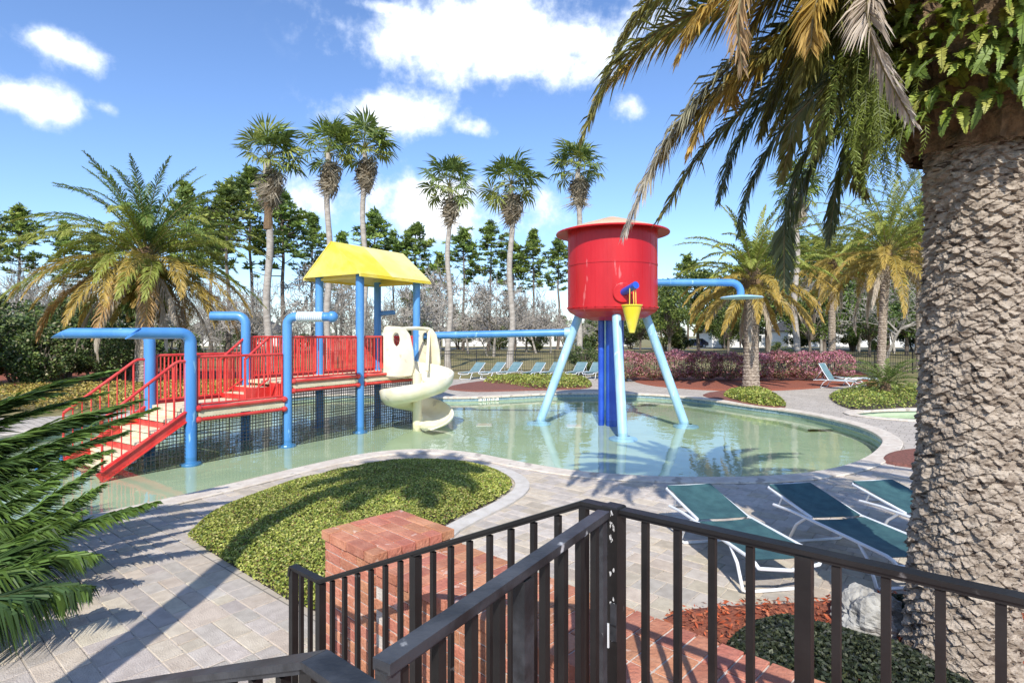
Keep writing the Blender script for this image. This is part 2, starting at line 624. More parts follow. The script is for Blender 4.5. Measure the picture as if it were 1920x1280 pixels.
def inside(pts, poly):
    pts = np.atleast_2d(pts)
    P = np.array(poly)
    x, y = pts[:, 0], pts[:, 1]
    r = np.zeros(len(pts), bool)
    j = len(P) - 1
    for i in range(len(P)):
        c = ((P[i, 1] > y) != (P[j, 1] > y)) & (x < (P[j, 0] - P[i, 0]) * (y - P[i, 1]) / (P[j, 1] - P[i, 1] + 1e-12) + P[i, 0])
        r ^= c
        j = i
    return r


pool_near = [(-260, 1075), (0, 1010), (150, 972), (300, 940), (450, 905), (600, 868), (700, 848), (790, 842), (880, 848), (965, 866), (1070, 884),
             (1180, 893), (1300, 897), (1450, 895), (1550, 884), (1615, 866), (1650, 843)]
pool_far = [(1662, 822), (1610, 797), (1500, 772), (1400, 760), (1320, 748), (1240, 740), (1150, 737), (1050, 737), (950, 742), (860, 746), (790, 744),
            (700, 739), (600, 740), (480, 750), (360, 764), (200, 786), (20, 815), (-260, 860)]
POOL = chaikin([gp(u, v) for u, v in pool_near + pool_far], 2)
COPE_W = .34
POOL_OUT = offset(POOL, COPE_W)
SPA = chaikin([(9.7, 16.3), (10.6, 17.3), (13, 17.7), (17, 17.4), (18, 15.5), (14, 14.8), (11, 15.2)], 2)
SPA_OUT = offset(SPA, .3)
BED = chaikin([gp(u, v) for u, v in [(352, 1012), (354, 1004), (395, 965), (480, 930), (590, 897), (700, 874), (790, 866), (880, 872), (945, 890), (966, 912), (935, 938),
                                     (860, 972), (800, 1005)]] + [(-1.05, 4.9), (-1.25, 4.45), (-1.95, 4.92), (-2.05, 5.0)], 2)
BED_EDGE = offset(BED, .22)
PALM_BED = chaikin([(0.55, 3.3), (1.05, 4.45), (1.35, 4.85), (2.5, 4.95), (3.5, 5.12), (6, 5.5), (7.5, 3.2), (5, .2), (2.6, .6)], 2)
RED_BED = chaikin([gp(u, v) for u, v in [(1636, 868), (1652, 846), (1730, 838), (1860, 842), (1890, 872), (1760, 884)]], 2)
FAR_BED = chaikin([gp(u, v) for u, v in [(822, 728), (880, 717), (960, 709), (1060, 707), (1110, 717), (1112, 728), (1050, 731), (960, 733), (880, 735)]], 2)
PALM_ISLE = chaikin([gp(u, v) for u, v in [(1300, 740), (1360, 732), (1420, 730), (1462, 745), (1482, 766), (1440, 766), (1380, 756)]], 2)
SAGO_BED = chaikin([gp(u, v) for u, v in [(1545, 745), (1580, 735), (1680, 728), (1850, 725), (1900, 745), (1780, 762), (1680, 767), (1600, 773)]], 2)
HEDGE_BED = chaikin([gp(u, v) for u, v in [(1175, 702), (1300, 698), (1500, 695), (1620, 695), (1640, 716), (1540, 728), (1420, 734), (1300, 731), (1190, 720)]], 2)
LEFT_BED = chaikin([(-11, 27), (-11, 35), (-30, 42), (-46, 38), (-42, 26), (-26, 24.5), (-16, 25.5)], 2)
GOLD_BED = chaikin([(-9.2, 19.0), (-9.0, 25), (-12, 26.5), (-18, 24.5), (-24, 23), (-24, 16.5), (-14, 16.8)], 2)
DECK = [(-24, -4), (-24, 13), (-13, 16.2), (-9.5, 19.5), (-8.5, 25), (-4, 29), (0, 32), (7, 32), (8, 29), (14, 26.5), (26, 26), (30, 20), (30, -4)]
WATER_Z, FLOOR_Z = -.17, -.34

# ------------------------------------------------------------------ ground, deck, pool
mb = MB()
S = 900.0
mb.sheet([(-S, -S), (S, -S), (S, S), (-S, S)], [POOL_OUT, SPA_OUT], -.03)
tag(obj('lawn', mb, M['lawn']), kind='structure')
mb = MB()
mb.sheet(DECK, [POOL_OUT, SPA_OUT], -.008)
deck = tag(obj('pool_deck', mb, M['deck']), kind='structure')


def ring(mb, inner, outer, z0, z1):
    n = len(inner)
    v = [(p[0], p[1], z1) for p in inner] + [(p[0], p[1], z1) for p in outer] + [(p[0], p[1], z0) for p in inner] + [(p[0], p[1], z0 - .02) for p in outer]
    f = []
    for i in range(n):
        j = (i + 1) % n
        f += [(i, j, j + n, i + n)[::-1], (i, i + 2 * n, j + 2 * n, j), (i + n, j + n, j + 3 * n, i + 3 * n)]
    mb.add(v, f)


def ring_pieces(name, inner, outer, step, z0, z1, mat, parent):
    """a row of cast kerb pieces along a curve, each with its own joint"""
    P, Q = np.array(inner), np.array(outer)
    L = np.concatenate([[0], np.cumsum(np.linalg.norm(np.roll(P, -1, 0) - P, axis=1))])
    Pc, Qc = np.vstack([P, P[:1]]), np.vstack([Q, Q[:1]])
    n = int(L[-1] / step)
    s = np.linspace(0, L[-1], n + 1)
    g = .0018

    def smp(A, x):
        return np.stack([np.interp(x, L, A[:, 0]), np.interp(x, L, A[:, 1])], -1)
    for k in range(n):
        ss = np.linspace(s[k] + g, s[k + 1] - g, 5)
        a, b = smp(Pc, ss), smp(Qc, ss)
        c = a * .5 + b * .5
        if c[2][1] < .5 or abs(c[2][0]) > c[2][1] * 1.05 + .9:
            continue
        m = MB()
        ar = .012
        a2 = a + (b - a) * .04
        b2 = b - (b - a) * .03
        v = [(*p, z0) for p in a] + [(*p, z1 - ar) for p in a] + [(*p, z1) for p in a2] + [(*p, z1) for p in b2] + [(*p, z1 - ar) for p in b] + [(*p, z0) for p in b]
        f = []
        for r in range(5):
            for q in range(4):
                f.append((r * 5 + q, r * 5 + q + 1, r * 5 + q + 6, r * 5 + q + 5))
        f += [tuple(r * 5 for r in range(6)), tuple(r * 5 + 4 for r in range(6))[::-1]]
        ctr = np.array((*c[2], z0))
        m.add(v, f)
        obj(name, m, mat, parent, base=ctr)


def poly_ccw(p):
    ar = sum(p[i][0] * p[(i + 1) % len(p)][1] - p[(i + 1) % len(p)][0] * p[i][1] for i in range(len(p)))
    return p if ar > 0 else p[::-1]


for nm, inn, outr in (('pool_coping', POOL, POOL_OUT), ('spa_coping', SPA, SPA_OUT)):
    mb = MB()
    ring(mb, offset(inn, .02), outr, -.05, .0)
    co = tag(obj(nm, mb, M['sand']), kind='structure')
    ring_pieces('coping_stone', offset(inn, -.03), outr, 1.25, -.04, .022, M['coping'], co)
mb = MB()
n = len(POOL)
mb.sheet(offset(POOL, .02), (), FLOOR_Z)
shell = tag(obj('pool_floor', mb, M['plaster']), kind='structure')
mb = MB()
IN2 = offset(POOL, .02)
v = [(p[0], p[1], FLOOR_Z - .05) for p in IN2] + [(p[0], p[1], -.03) for p in IN2]
mb.add(v, [(i, (i + 1) % n, (i + 1) % n + n, i + n) for i in range(n)])
tag(obj('pool_wall', mb, M['plaster']), kind='structure')
mb = MB()
IN3 = offset(POOL, .008)
v = [(p[0], p[1], -.15) for p in IN3] + [(p[0], p[1], -.045) for p in IN3]
mb.add(v, [(i, (i + 1) % n, (i + 1) % n + n, i + n) for i in range(n)])
tag(obj('tile_band', mb, M['tile']), kind='structure')
# step inside the deep end of the wading pool
STEP = offset(POOL, -.75)
far = [i for i in range(n) if POOL[i][1] > 15 and -4 < POOL[i][0] < 9]
mb = MB()
i0, i1 = min(far), max(far)
pa = [IN2[i] for i in range(i0, i1 + 1)]
pb = [STEP[i] for i in range(i0, i1 + 1)]
k = len(pa)
v = [(p[0], p[1], -.25) for p in pa] + [(p[0], p[1], -.25) for p in pb] + [(p[0], p[1], -.36) for p in pb]
f = [(i, i + 1, i + 1 + k, i + k) for i in range(k - 1)] + [(i + k, i + 1 + k, i + 1 + 2 * k, i + 2 * k) for i in range(k - 1)]
mb.add(v, f)
tag(obj('pool_step', mb, M['plaster']), kind='structure')
mb = MB()
mb.sheet(offset(POOL, .015), (), WATER_Z)
tag(obj('pool_water', mb, M['water']), kind='structure')
mb = MB()
mb.sheet(offset(SPA, .02), (), -.9)
ns = len(SPA)
v = [(p[0], p[1], -.95) for p in offset(SPA, .02)] + [(p[0], p[1], -.03) for p in offset(SPA, .02)]
mb.add(v, [(i, (i + 1) % ns, (i + 1) % ns + ns, i + ns) for i in range(ns)])
tag(obj('spa_floor', mb, M['plaster']), kind='structure')
mb = MB()
mb.sheet(offset(SPA, .015), (), -.17)
tag(obj('spa_water', mb, M['water']), kind='structure')

# ---- pavers near the steps: courses along GRID, ashlar lengths
e1 = np.array((math.cos(GRID), math.sin(GRID)))
e2 = np.array((-e1[1], e1[0]))
cells = []
rng = random.Random(3)
y = -2.0
NEAR = 10.8
while y < 13:
    hgt = rng.choice((.155, .155, .235, .235, .31))
    x = -14 + rng.random() * .2
    while x < 14:
        L = rng.choice((.155, .235, .235, .31, .31, .39))
        c = e1 * (x + L / 2) + e2 * (y + hgt / 2)
        if 1.2 < c[1] < NEAR and abs(c[0]) < c[1] * .98 + .4:
            if hgt > .3 and rng.random() < .6:
                cells.append((e1 * (x + L / 2) + e2 * (y + .0775), L, .155))
                cells.append((e1 * (x + L / 2) + e2 * (y + .2325), L, .155))
            else:
                cells.append((c, L, hgt))
        x += L
    y += hgt
BRICK_W = np.array((.72, -.694))
BRICK_N = np.array((.694, .72))


def blocked(c, L, hh):
    cs = np.array([c + e1 * (sx * L / 2) + e2 * (sy * hh / 2) for sx in (-1, 0, 1) for sy in (-1, 0, 1)])
    if inside(cs, POOL_OUT).any() and inside(cs, offset(POOL, .08)).any():
        return True
    for P in (offset(BED, .14), PALM_BED, RED_BED):
        if inside(cs, P).all():
            return True
    return False


cells = [q for q in cells if not blocked(*q)]
cells.sort(key=lambda q: q[0][1])
cache = {}
rest = MB()


def paver_col(rng):
    b = rng.uniform(.84, 1.12)
    k = rng.random()
    return (b * (1.03 if k < .35 else 1.0), b, b * (.93 if k < .35 else 1.03))


# the ones that show largest: nearest, inside the picture
big = []
for q in cells:
    d = q[0][1]
    vv = VH + F * H / d
    uu = 960 + F * q[0][0] / d
    if vv < 1330 and -60 < uu < 1980:
        big.append(q)
bigset = set(id(q) for q in big[:300])
for q in cells:
    c, L, hh = q
    zt = -.001 + rng.uniform(-.0035, .0015)
    if id(q) in bigset:
        key = (L, hh, rng.randrange(4))
        if key not in cache:
            m = MB()
            m.box((0, 0, -.03), (L - .009, hh - .009, .06), ch=.004, col=paver_col(rng))
            cache[key] = m.mesh('paver', mats=[M['paver']])
        put('paver', cache[key], deck, (c[0], c[1], zt), (rng.uniform(-.004, .004), rng.uniform(-.004, .004), GRID))
    else:
        rest.box((c[0], c[1], zt - .03), (L - .009, hh - .009, .06), rz=GRID, ch=.004, col=paver_col(rng))
tag(obj('paver', rest, M['paver'], deck), kind='stuff')

# ---- planting beds: soil or mulch sheets
for nm, poly, mat, z in (('planting_bed', BED, 'soil', .03), ('planting_bed', PALM_BED, 'mulch', .035), ('mulch_bed', RED_BED, 'brown_mulch', .035),
                         ('mulch_bed', FAR_BED, 'brown_mulch', .05), ('mulch_bed', PALM_ISLE, 'brown_mulch', .05), ('planting_bed', SAGO_BED, 'soil', .05),
                         ('mulch_bed', HEDGE_BED, 'mulch', .05), ('mulch_bed', LEFT_BED, 'mulch', .02)):
    mb = MB()
    P = poly_ccw(poly)
    Q = offset(P, -.15)
    ring_v = [(p[0], p[1], -.02) for p in P] + [(p[0], p[1], z) for p in Q]
    kk = len(P)
    mb.add(ring_v, [(i, (i + 1) % kk, (i + 1) % kk + kk, i + kk) for i in range(kk)])
    mb.sheet(Q, (), z)
    tag(obj(nm, mb, M[mat]), kind='structure')
# pale kerb round the curved end of the near bed
BE = poly_ccw(BED)
kerb_in, kerb_out = offset(BE, .05), offset(BE, .27)
sel = [i for i in range(len(BE)) if BE[i][0] > -1.75 and BE[i][1] > 5.0 and (BE[i][0] > -.6 or BE[i][1] < 7.5)]
mb = MB()
kerb = thing('bed_kerb', 'pale curved concrete kerb round the end of the clipped ground cover bed', 'kerb', (0, 7, 0))
pts_i = sorted(sel)
for a in range(len(pts_i) - 1):
    i, j = pts_i[a], pts_i[a + 1]
    if j != i + 1:
        continue
    m = MB()
    p0, p1, q0, q1 = (np.array(x) for x in (kerb_in[i], kerb_in[j], kerb_out[i], kerb_out[j]))
    g = (p1 - p0) * .02
    p0, q0 = p0 + g, q0 + g
    v = [(*p0, -.02), (*p1, -.02), (*q1, -.02), (*q0, -.02), (*p0, .03), (*p1, .03), (*q1, .026), (*q0, .026)]
    m.add(v, [(4, 7, 6, 5), (0, 4, 5, 1), (3, 2, 6, 7), (0, 3, 7, 4), (1, 5, 6, 2)])
    obj('kerb_stone', m, M['edging'], kerb)


# ------------------------------------------------------------------ leaves
def leaf_quads(mb, P, size, tilt=.9, cols=None, aspect=.55, rs=RS, up=None):
    """small pointed leaves at points P, random directions"""
    n = len(P)
    a = rs.uniform(0, 2 * np.pi, n)
    t = rs.uniform(-tilt, tilt, n)
    d = np.stack([np.cos(a) * np.cos(t), np.sin(a) * np.cos(t), np.sin(t)], 1)
    b = rs.normal(size=(n, 3))
    s = np.cross(d, b)
    s /= np.linalg.norm(s, axis=1)[:, None] + 1e-9
    L = (np.asarray(size) * rs.uniform(.7, 1.3, n))[:, None]
    W = L * aspect * .5
    v = np.stack([P - d * L * .5, P + s * W, P + d * L * .5, P - s * W], 1).reshape(-1, 3)
    f = np.arange(n * 4).reshape(n, 4)
    c = np.repeat(cols, 4, 0) if cols is not None else (1, 1, 1)
    mb.add(v, f, c)


def mixcols(n, palette, weights, rs=RS, jit=.18):
    pal = np.array(palette)
    k = rs.choice(len(pal), n, p=np.array(weights) / sum(weights))
    return pal[k] * rs.uniform(1 - jit, 1 + jit, (n, 1))


def ground_cover(name, poly, n, hgt, size, palette, weights, label, cat='ground cover', seed=1, dense=None):
    rs = np.random.RandomState(seed)
    P = np.array(poly)
    lo, hi = P.min(0), P.max(0)
    pts = []
    tot = 0
    while tot < n:
        q = rs.uniform(lo, hi, (n, 2))
        q = q[inside(q, poly)]
        pts.append(q)
        tot += len(q)
    q = np.concatenate(pts)[:n]
    # distance to the edge rounds the mass off
    E = np.array(poly)
    dist = np.full(n, 9.0)
    for i in range(len(E)):
        a, b = E[i], E[(i + 1) % len(E)]
        ab = b - a
        t = np.clip(((q - a) @ ab) / (ab @ ab + 1e-9), 0, 1)
        dist = np.minimum(dist, np.linalg.norm(q - a - t[:, None] * ab, axis=1))
    bump = vnoise(np.column_stack([q * 2.2, np.zeros(n)]), seed) * .6 + vnoise(np.column_stack([q * 7, np.ones(n)]), seed) * .4
    top = hgt * (np.clip(dist / .28, 0, 1) ** .5) * (.72 + .5 * bump)
    z = top * (1 - rs.uniform(0, 1, n) ** 2.2 * .75) + .03
    c = mixcols(n, palette, weights, rs)
    patch = vnoise(np.column_stack([q * 1.3, np.full(n, 5.0)]), seed + 3)[:, None]
    c = c * (.8 + .45 * patch)
    m = MB()
    leaf_quads(m, np.column_stack([q, z]), size, .8, c, .6, rs)
    o = obj(name, m, M['ground_leaf'])
    return tag(o, label, cat, kind='stuff')


GC = [(.27, .32, .05), (.42, .44, .09), (.13, .19, .03), (.52, .50, .16), (.24, .16, .06)]
ground_cover('ground_cover', BED, 100000, .13, .030, GC, (5, 4, 3, 2, 1), 'clipped yellow green ground cover filling the bed by the brick pier', seed=2)
ground_cover('ground_cover', chaikin([gp(u, v) for u, v in [(890, 718), (960, 709), (1060, 707), (1108, 717), (1110, 728), (1050, 730), (1000, 731), (960, 722)]], 2),
             9000, .28, .09, GC, (5, 4, 4, 1, 1), 'low green ground cover beside brown mulch on the far side of the pool', seed=3)
ground_cover('ground_cover', chaikin([gp(u, v) for u, v in [(1345, 740), (1420, 732), (1460, 746), (1480, 765), (1440, 764), (1385, 755)]], 2),
             8000, .25, .08, GC, (5, 4, 4, 1, 1), 'low green ground cover round the foot of the stout palm beyond the tower', seed=4)
ground_cover('ground_cover', GOLD_BED, 26000, .3, .1, [(.42, .34, .06), (.50, .36, .09), (.22, .2, .05), (.10, .10, .03), (.38, .24, .08)], (4, 3, 3, 2, 2),
             'yellowing ground cover seen through the red stair rails', seed=7)
ground_cover('ground_cover', SAGO_BED, 14000, .22, .07, GC, (5, 3, 5, 1, 1), 'low green ground cover round the cycad by the second pool', seed=5)
MONDO = [(.035, .045, .02), (.02, .03, .014), (.06, .07, .03), (.012, .016, .010)]
mondo_poly = chaikin([(1.0, 3.0), (1.5, 4.15), (2.1, 4.62), (2.55, 4.3), (2.9, 4.0), (3.0, 3.3), (3.1, 2.6), (2.6, 1.6), (1.9, 1.7)], 2)
mondo_poly2 = chaikin([(2.55, 4.62), (2.95, 4.85), (3.5, 4.9), (3.4, 4.55), (2.9, 4.35)], 2)
ground_cover('ground_cover', mondo_poly, 52000, .16, .036, MONDO, (3, 3, 1.5, 2), 'dark low ground cover in mulch behind the brick wall', seed=6)
ground_cover('ground_cover', mondo_poly2, 9000, .15, .036, MONDO, (3, 3, 1.5, 2), 'small dark patch of ground cover beside the pale rock', seed=8)
# loose mulch chips
rs = np.random.RandomState(21)
q = rs.uniform((.4, .4), (7, 5.4), (26000, 2))
q = q[inside(q, offset(PALM_BED, -.08) if inside([offset(PALM_BED, -.08)[0]], PALM_BED)[0] else PALM_BED)]
q = q[~inside(q, mondo_poly)]
m = MB()
leaf_quads(m, np.column_stack([q, .045 + rs.uniform(0, .025, len(q))]), .055, .5, mixcols(len(q), [(1, 1, 1), (1.5, 1.1, .9), (.5, .5, .5), (1.2, .8, .6)], (4, 2, 2, 3), rs), .32, rs)
tag(obj('mulch_chips', m, M['chip']), 'loose red bark mulch chips under the big palm', 'mulch', kind='stuff')


# ------------------------------------------------------------------ palm fronds
def smooth_path(pts, n):
    P = np.array(pts, float)
    P = np.vstack([2 * P[0] - P[1], P, 2 * P[-1] - P[-2]])
    seg = len(P) - 3
    out = []
    for x in np.linspace(0, seg - 1e-6, n):
        i = int(x)
        t = x - i
        a, b, c, d = P[i:i + 4]
        out.append(.5 * ((2 * b) + (c - a) * t + (2 * a - 5 * b + 4 * c - d) * t * t + (-a + 3 * b - 3 * c + d) * t ** 3))
    return np.array(out)


def frond(mb, path, nl=70, ll=.4, lw=.028, A0=62, A1=24, V=28, droop=.25, cols=((.12, .17, .03), (.12, .17, .03)), rach=(.3, .27, .12), rr=.018,
          start=.12, rs=RS, swirl=None, sag=0.0, jit=.12, bare=0.0):
    """one feather leaf: rachis plus two ranks of folded leaflets"""
    path = np.array(path)
    m = len(path)
    L = np.concatenate([[0], np.cumsum(np.linalg.norm(np.diff(path, axis=0), axis=1))])
    tot = L[-1]
    T = np.gradient(path, axis=0)
    T /= np.linalg.norm(T, axis=1)[:, None] + 1e-9
    up = np.array((0, 0, 1.0))
    mb.tube(path, np.linspace(rr, rr * .2, m), 5, False, rach)
    t = np.linspace(start, .995, nl)
    for s in (-1, 1):
        tt = np.clip(t + rs.uniform(-.4, .4, nl) / nl, 0, 1)
        if bare:
            tt = tt[rs.random_sample(nl) > bare]
        k = len(tt)
        B = np.stack([np.interp(tt * tot, L, path[:, i]) for i in range(3)], 1)
        D = np.stack([np.interp(tt * tot, L, T[:, i]) for i in range(3)], 1)
        D /= np.linalg.norm(D, axis=1)[:, None]
        Sd = np.cross(D, up)
        nn = np.linalg.norm(Sd, axis=1)[:, None]
        Sd = np.where(nn > .12, Sd / (nn + 1e-9), np.array((.6, -.8, 0)))
        U = np.cross(Sd, D)
        A = np.radians(A0 + (A1 - A0) * tt + rs.normal(0, 6, k))
        Vv = np.radians(V + rs.normal(0, 12, k))
        d = D * np.cos(A)[:, None] + (Sd * s * np.cos(Vv)[:, None] + U * np.sin(Vv)[:, None]) * np.sin(A)[:, None]
        if swirl is not None:
            d = d + np.array(swirl) * rs.uniform(.6, 1.2, (k, 1))
        d /= np.linalg.norm(d, axis=1)[:, None]
        prof = np.clip(np.sin(np.pi * np.clip(.16 + .84 * tt, 0, 1)) ** .55, .25, 1) * rs.uniform(.85, 1.1, k)
        l = (ll * prof)[:, None]
        g = np.array((0, 0, -1.0))
        mid = B + d * l * .55 + g * l * droop * .22
        tip = B + d * l * (1 - droop * .25) + g * l * droop
        wv = np.cross(d, U + rs.normal(0, .5, (k, 3)))
        wv /= np.linalg.norm(wv, axis=1)[:, None] + 1e-9
        W = lw * .5 * rs.uniform(.8, 1.2, (k, 1))
        v = np.stack([B - wv * W * .6, B + wv * W * .6, mid + wv * W, mid - wv * W, tip], 1).reshape(-1, 3)
        i0 = np.arange(k) * 5
        c0, c1 = np.array(cols[0]), np.array(cols[1])
        c = (c0 + (c1 - c0) * (tt ** 1.5)[:, None]) * rs.uniform(1 - jit * 1.6, 1 + jit * 1.6, (k, 1))
        n0 = mb.n
        mb.add(v, np.stack([i0, i0 + 1, i0 + 2, i0 + 3], 1), np.repeat(c, 5, 0))
        mb.f.append(np.stack([i0 + 3, i0 + 2, i0 + 4], 1) + n0)
    return mb


def arc(length, p0, k, n=14, pw=1.25, side=0.0):
    """leaf midrib in its own frame: leaves along +x at pitch p0, bending down by k over its length"""
    s = np.linspace(0, 1, n)
    th = np.radians(p0 - k * s ** pw)
    ds = length / (n - 1)
    x = np.concatenate([[0], np.cumsum(np.cos(th[:-1]) * ds)])
    z = np.concatenate([[0], np.cumsum(np.sin(th[:-1]) * ds)])
    return np.stack([x, side * s * s * length, z], 1)


GREEN = ((.10, .155, .032), (.14, .20, .04))
LIME = ((.20, .24, .04), (.28, .30, .06))
GOLD = ((.30, .235, .05), (.40, .27, .06))
RUST = ((.33, .20, .05), (.38, .23, .09))
DRY = ((.36, .30, .22), (.46, .40, .32))
DEEP = ((.045, .085, .025), (.06, .10, .03))


def feather_palm(name, label, loc, trunk_h, trunk_r, frond_len, n, seed, dead=6, lean=(0, 0), group=None, ll=.5, tone=0, nl=84, base_flare=1.25, skirt=0):
    rs = np.random.RandomState(seed)
    rn = random.Random(seed)
    t = thing(name, label, 'palm', loc, group)
    # trunk with rows of leaf scars
    mbk = MB()
    nr, nc = int(trunk_h / .05), 40
    zz = np.linspace(-.1, trunk_h, nr)
    aa = np.linspace(0, 2 * np.pi, nc, endpoint=False)
    Z, A = np.meshgrid(zz, aa, indexing='ij')
    fr = np.clip(Z / trunk_h, 0, 1)
    rad = trunk_r * (1 + (base_flare - 1) * np.exp(-Z / .5) + .18 * np.clip((fr - .8) / .2, 0, 1))
    row = np.floor(Z / .13)
    cell = (A / (2 * np.pi) * 9 + row * .5) % 1
    rad = rad + .035 * (1 - (Z / .13) % 1) * (np.abs(cell - .5) < .42) + .02 * (vnoise(np.stack([np.cos(A).ravel() * 3, np.sin(A).ravel() * 3, Z.ravel() * 6], 1), seed).reshape(Z.shape) - .5)
    cx = lean[0] * fr ** 1.5
    cy = lean[1] * fr ** 1.5
    V_ = np.stack([loc[0] + cx + rad * np.cos(A), loc[1] + cy + rad * np.sin(A), loc[2] + Z], -1).reshape(-1, 3)
    ii, jj = np.meshgrid(np.arange(nr - 1), np.arange(nc), indexing='ij')
    q = np.stack([ii * nc + jj, ii * nc + (jj + 1) % nc, (ii + 1) * nc + (jj + 1) % nc, (ii + 1) * nc + jj], -1).reshape(-1, 4)
    mbk.add(V_, q)
    obj('trunk', mbk, M['bark'], t)
    top = np.array((loc[0] + lean[0], loc[1] + lean[1], loc[2] + trunk_h))
    boot = MB()
    boot.lathe([(trunk_r * 1.0, -.35), (trunk_r * 1.5, 0), (trunk_r * 1.55, .35), (trunk_r * 1.1, .75), (trunk_r * .4, 1.05), (.01, 1.1)], 16, top)
    obj('crown_base', boot, M['fibre'], t)
    variants = []
    specs = [(80, 45, 'g'), (66, 62, 'g'), (52, 80, 'g'), (40, 82, 'l'), (26, 78, 'l'), (12, 72, 'o'), (0, 66, 'o'), (-16, 62, 'r')]
    for (p0, k, c) in specs:
        for vv in range(2):
            m = MB()
            cc = {'g': GREEN, 'l': LIME, 'o': (GOLD, LIME)[vv], 'r': (RUST, GOLD)[vv]}[c]
            if tone == 1:
                cc = {'g': LIME, 'l': LIME, 'o': GOLD, 'r': GOLD}[c]
            if tone == 2:
                cc = {'g': DEEP, 'l': GREEN, 'o': LIME, 'r': LIME}[c]
            frond(m, arc(frond_len * rn.uniform(.88, 1.08), p0 + rn.uniform(-6, 6), k * rn.uniform(.85, 1.2), side=rn.uniform(-.12, .12)), nl, ll * 1.1, .036, 58, 28, 20, .4,
                  cc, (.30, .26, .10), .028, rs=rs)
            variants.append(m.mesh('frond', mats=[M['frond']]))
    deadv = []
    for vv in range(3):
        m = MB()
        frond(m, arc(frond_len * rn.uniform(.7, .9), -22 - 14 * vv, 52, side=rn.uniform(-.1, .1)), nl, ll * .8, .034, 40, 14, -10, .8, DRY, (.36, .30, .2), .024, rs=rs, bare=.15)
        deadv.append(m.mesh('frond', mats=[M['frond']]))
    for i in range(n):
        a = i * 2.39996 + rn.uniform(-.2, .2)
        lev = (i + .5) / n
        k = min(7, int(lev ** .85 * 8))
        me = variants[k * 2 + (i % 2)]
        o = put('frond', me, t, tuple(np.array((lean[0], lean[1], trunk_h + .95 - .95 * lev)) + np.array((math.cos(a), math.sin(a), 0)) * trunk_r * (.3 + .9 * lev)),
                (rn.uniform(-.15, .15), 0, a), (1, 1, 1))
    if skirt:
        sv_ = []
        for vv in range(4):
            m = MB()
            frond(m, arc(1.15, -18 - 12 * vv, 40), 34, .34, .05, 55, 25, 15, .4, (LIME, GOLD, GREEN, GOLD)[vv], (.25, .2, .1), .02, rs=rs)
            sv_.append(m.mesh('frond', mats=[M['frond']]))
        for i in range(skirt):
            a = i * 2.39996
            put('frond', sv_[i % 4], t, (lean[0] + math.cos(a) * trunk_r * .8, lean[1] + math.sin(a) * trunk_r * .8, trunk_h + .2 - 1.5 * i / skirt), (0, 0, a))
    for i in range(dead):
        a = i * 2 * math.pi / max(1, dead) + rn.uniform(-.4, .4)
        o = put('dead_frond', deadv[i % 3], t, (lean[0] + math.cos(a) * trunk_r * 1.2, lean[1] + math.sin(a) * trunk_r * 1.2, trunk_h - .05), (0, 0, a))
    return t


x, y = gp(272, 726)
feather_palm('date_palm', 'broad feathery palm with golden lower fronds behind the play structure stairs', ((272 - 960) / F * 25, 25, -.02), 5.2, .32, 4.8, 90, 31, dead=14, skirt=80, ll=.62)
feather_palm('date_palm', 'short stout feather palm on the round bed beyond the red tank', ((1408 - 960) / F * 24.4, 24.4, 0), 4.25, .29, 3.4, 60, 32, dead=6, lean=(.05, 0), tone=1, ll=.4)
feather_palm('date_palm', 'yellow green feather palm with a smooth pale trunk behind the cycad', ((1652 - 960) / F * 31, 31, -.02), 6.3, .19, 4.9, 66, 33, dead=5, tone=1, lean=(.3, 0), ll=.5)
feather_palm('date_palm', 'feather palm beyond the fence in front of the white house', ((1560 - 960) / F * 42, 42, -.02), 7.2, .22, 4.8, 56, 34, dead=7, tone=1)
feather_palm('date_palm', 'feather palm crowding the edge of the big trunk beyond the fence', ((1725 - 960) / F * 39, 39, -.02), 9.0, .22, 5.0, 58, 35, dead=7, tone=0)


# ---- the big palm beside the steps
PX, PY = 3.08, 3.95
bigp = thing('date_palm', 'massive palm with a rough ringed trunk beside the iron railing', 'palm', (PX, PY, 0))
nr, nc = 860, 260
TH = 3.75
zz = np.linspace(-.05, TH, nr)
aa = np.linspace(0, 2 * np.pi, nc, endpoint=False)
Z, A = np.meshgrid(zz, aa, indexing='ij')
cs = np.stack([np.cos(A).ravel(), np.sin(A).ravel(), Z.ravel()], 1)
wob = (vnoise(cs * (2.2, 2.2, 2.0), 5) - .5).reshape(Z.shape)
wob2 = (vnoise(cs * (6, 6, 7.0), 6) - .5).reshape(Z.shape)
rowh = .043 - .004 * Z / TH
zs = (Z + .05 * wob + .05 * wob2) / rowh
aw = A / (2 * np.pi) * 13 + .35 * wob2 + .5 * wob
pp_, qq_ = aw + zs * .5, -aw + zs * .5                       # slanting lattice of old leaf bases
ip, iq = np.floor(pp_), np.floor(qq_)
fp, fq = pp_ - ip, qq_ - iq
ip = np.where(True, ip, ip)
cell_in = np.stack([(ip % 11 + 11 * np.floor((ip + iq) / 2) * 0).ravel() * 3.1 + (ip + iq).ravel() * 5.7, (iq + ip).ravel() * 2.3, np.zeros(Z.size)], 1)
cellamp = vnoise(cell_in, 12).reshape(Z.shape)
fine = (vnoise(cs * (9, 9, 46), 14) - .5).reshape(Z.shape)
fine2 = (vnoise(cs * (26, 26, 75), 15) - .5).reshape(Z.shape)
lump = (vnoise(cs * (5, 5, 14), 18) - .5).reshape(Z.shape)
up_ = np.clip((fp + fq) * .5 + .16 * fine, 0, 1)
side_ = np.clip(1 - np.abs(fp - fq) ** 2 * .55, 0, 1)
saw = (1 - up_) ** 1.15 * side_
disp = .040 * saw * np.clip(.3 + 1.0 * cellamp, .3, 1.25) + .026 * fine + .016 * fine2 + .03 * lump + .028 * wob
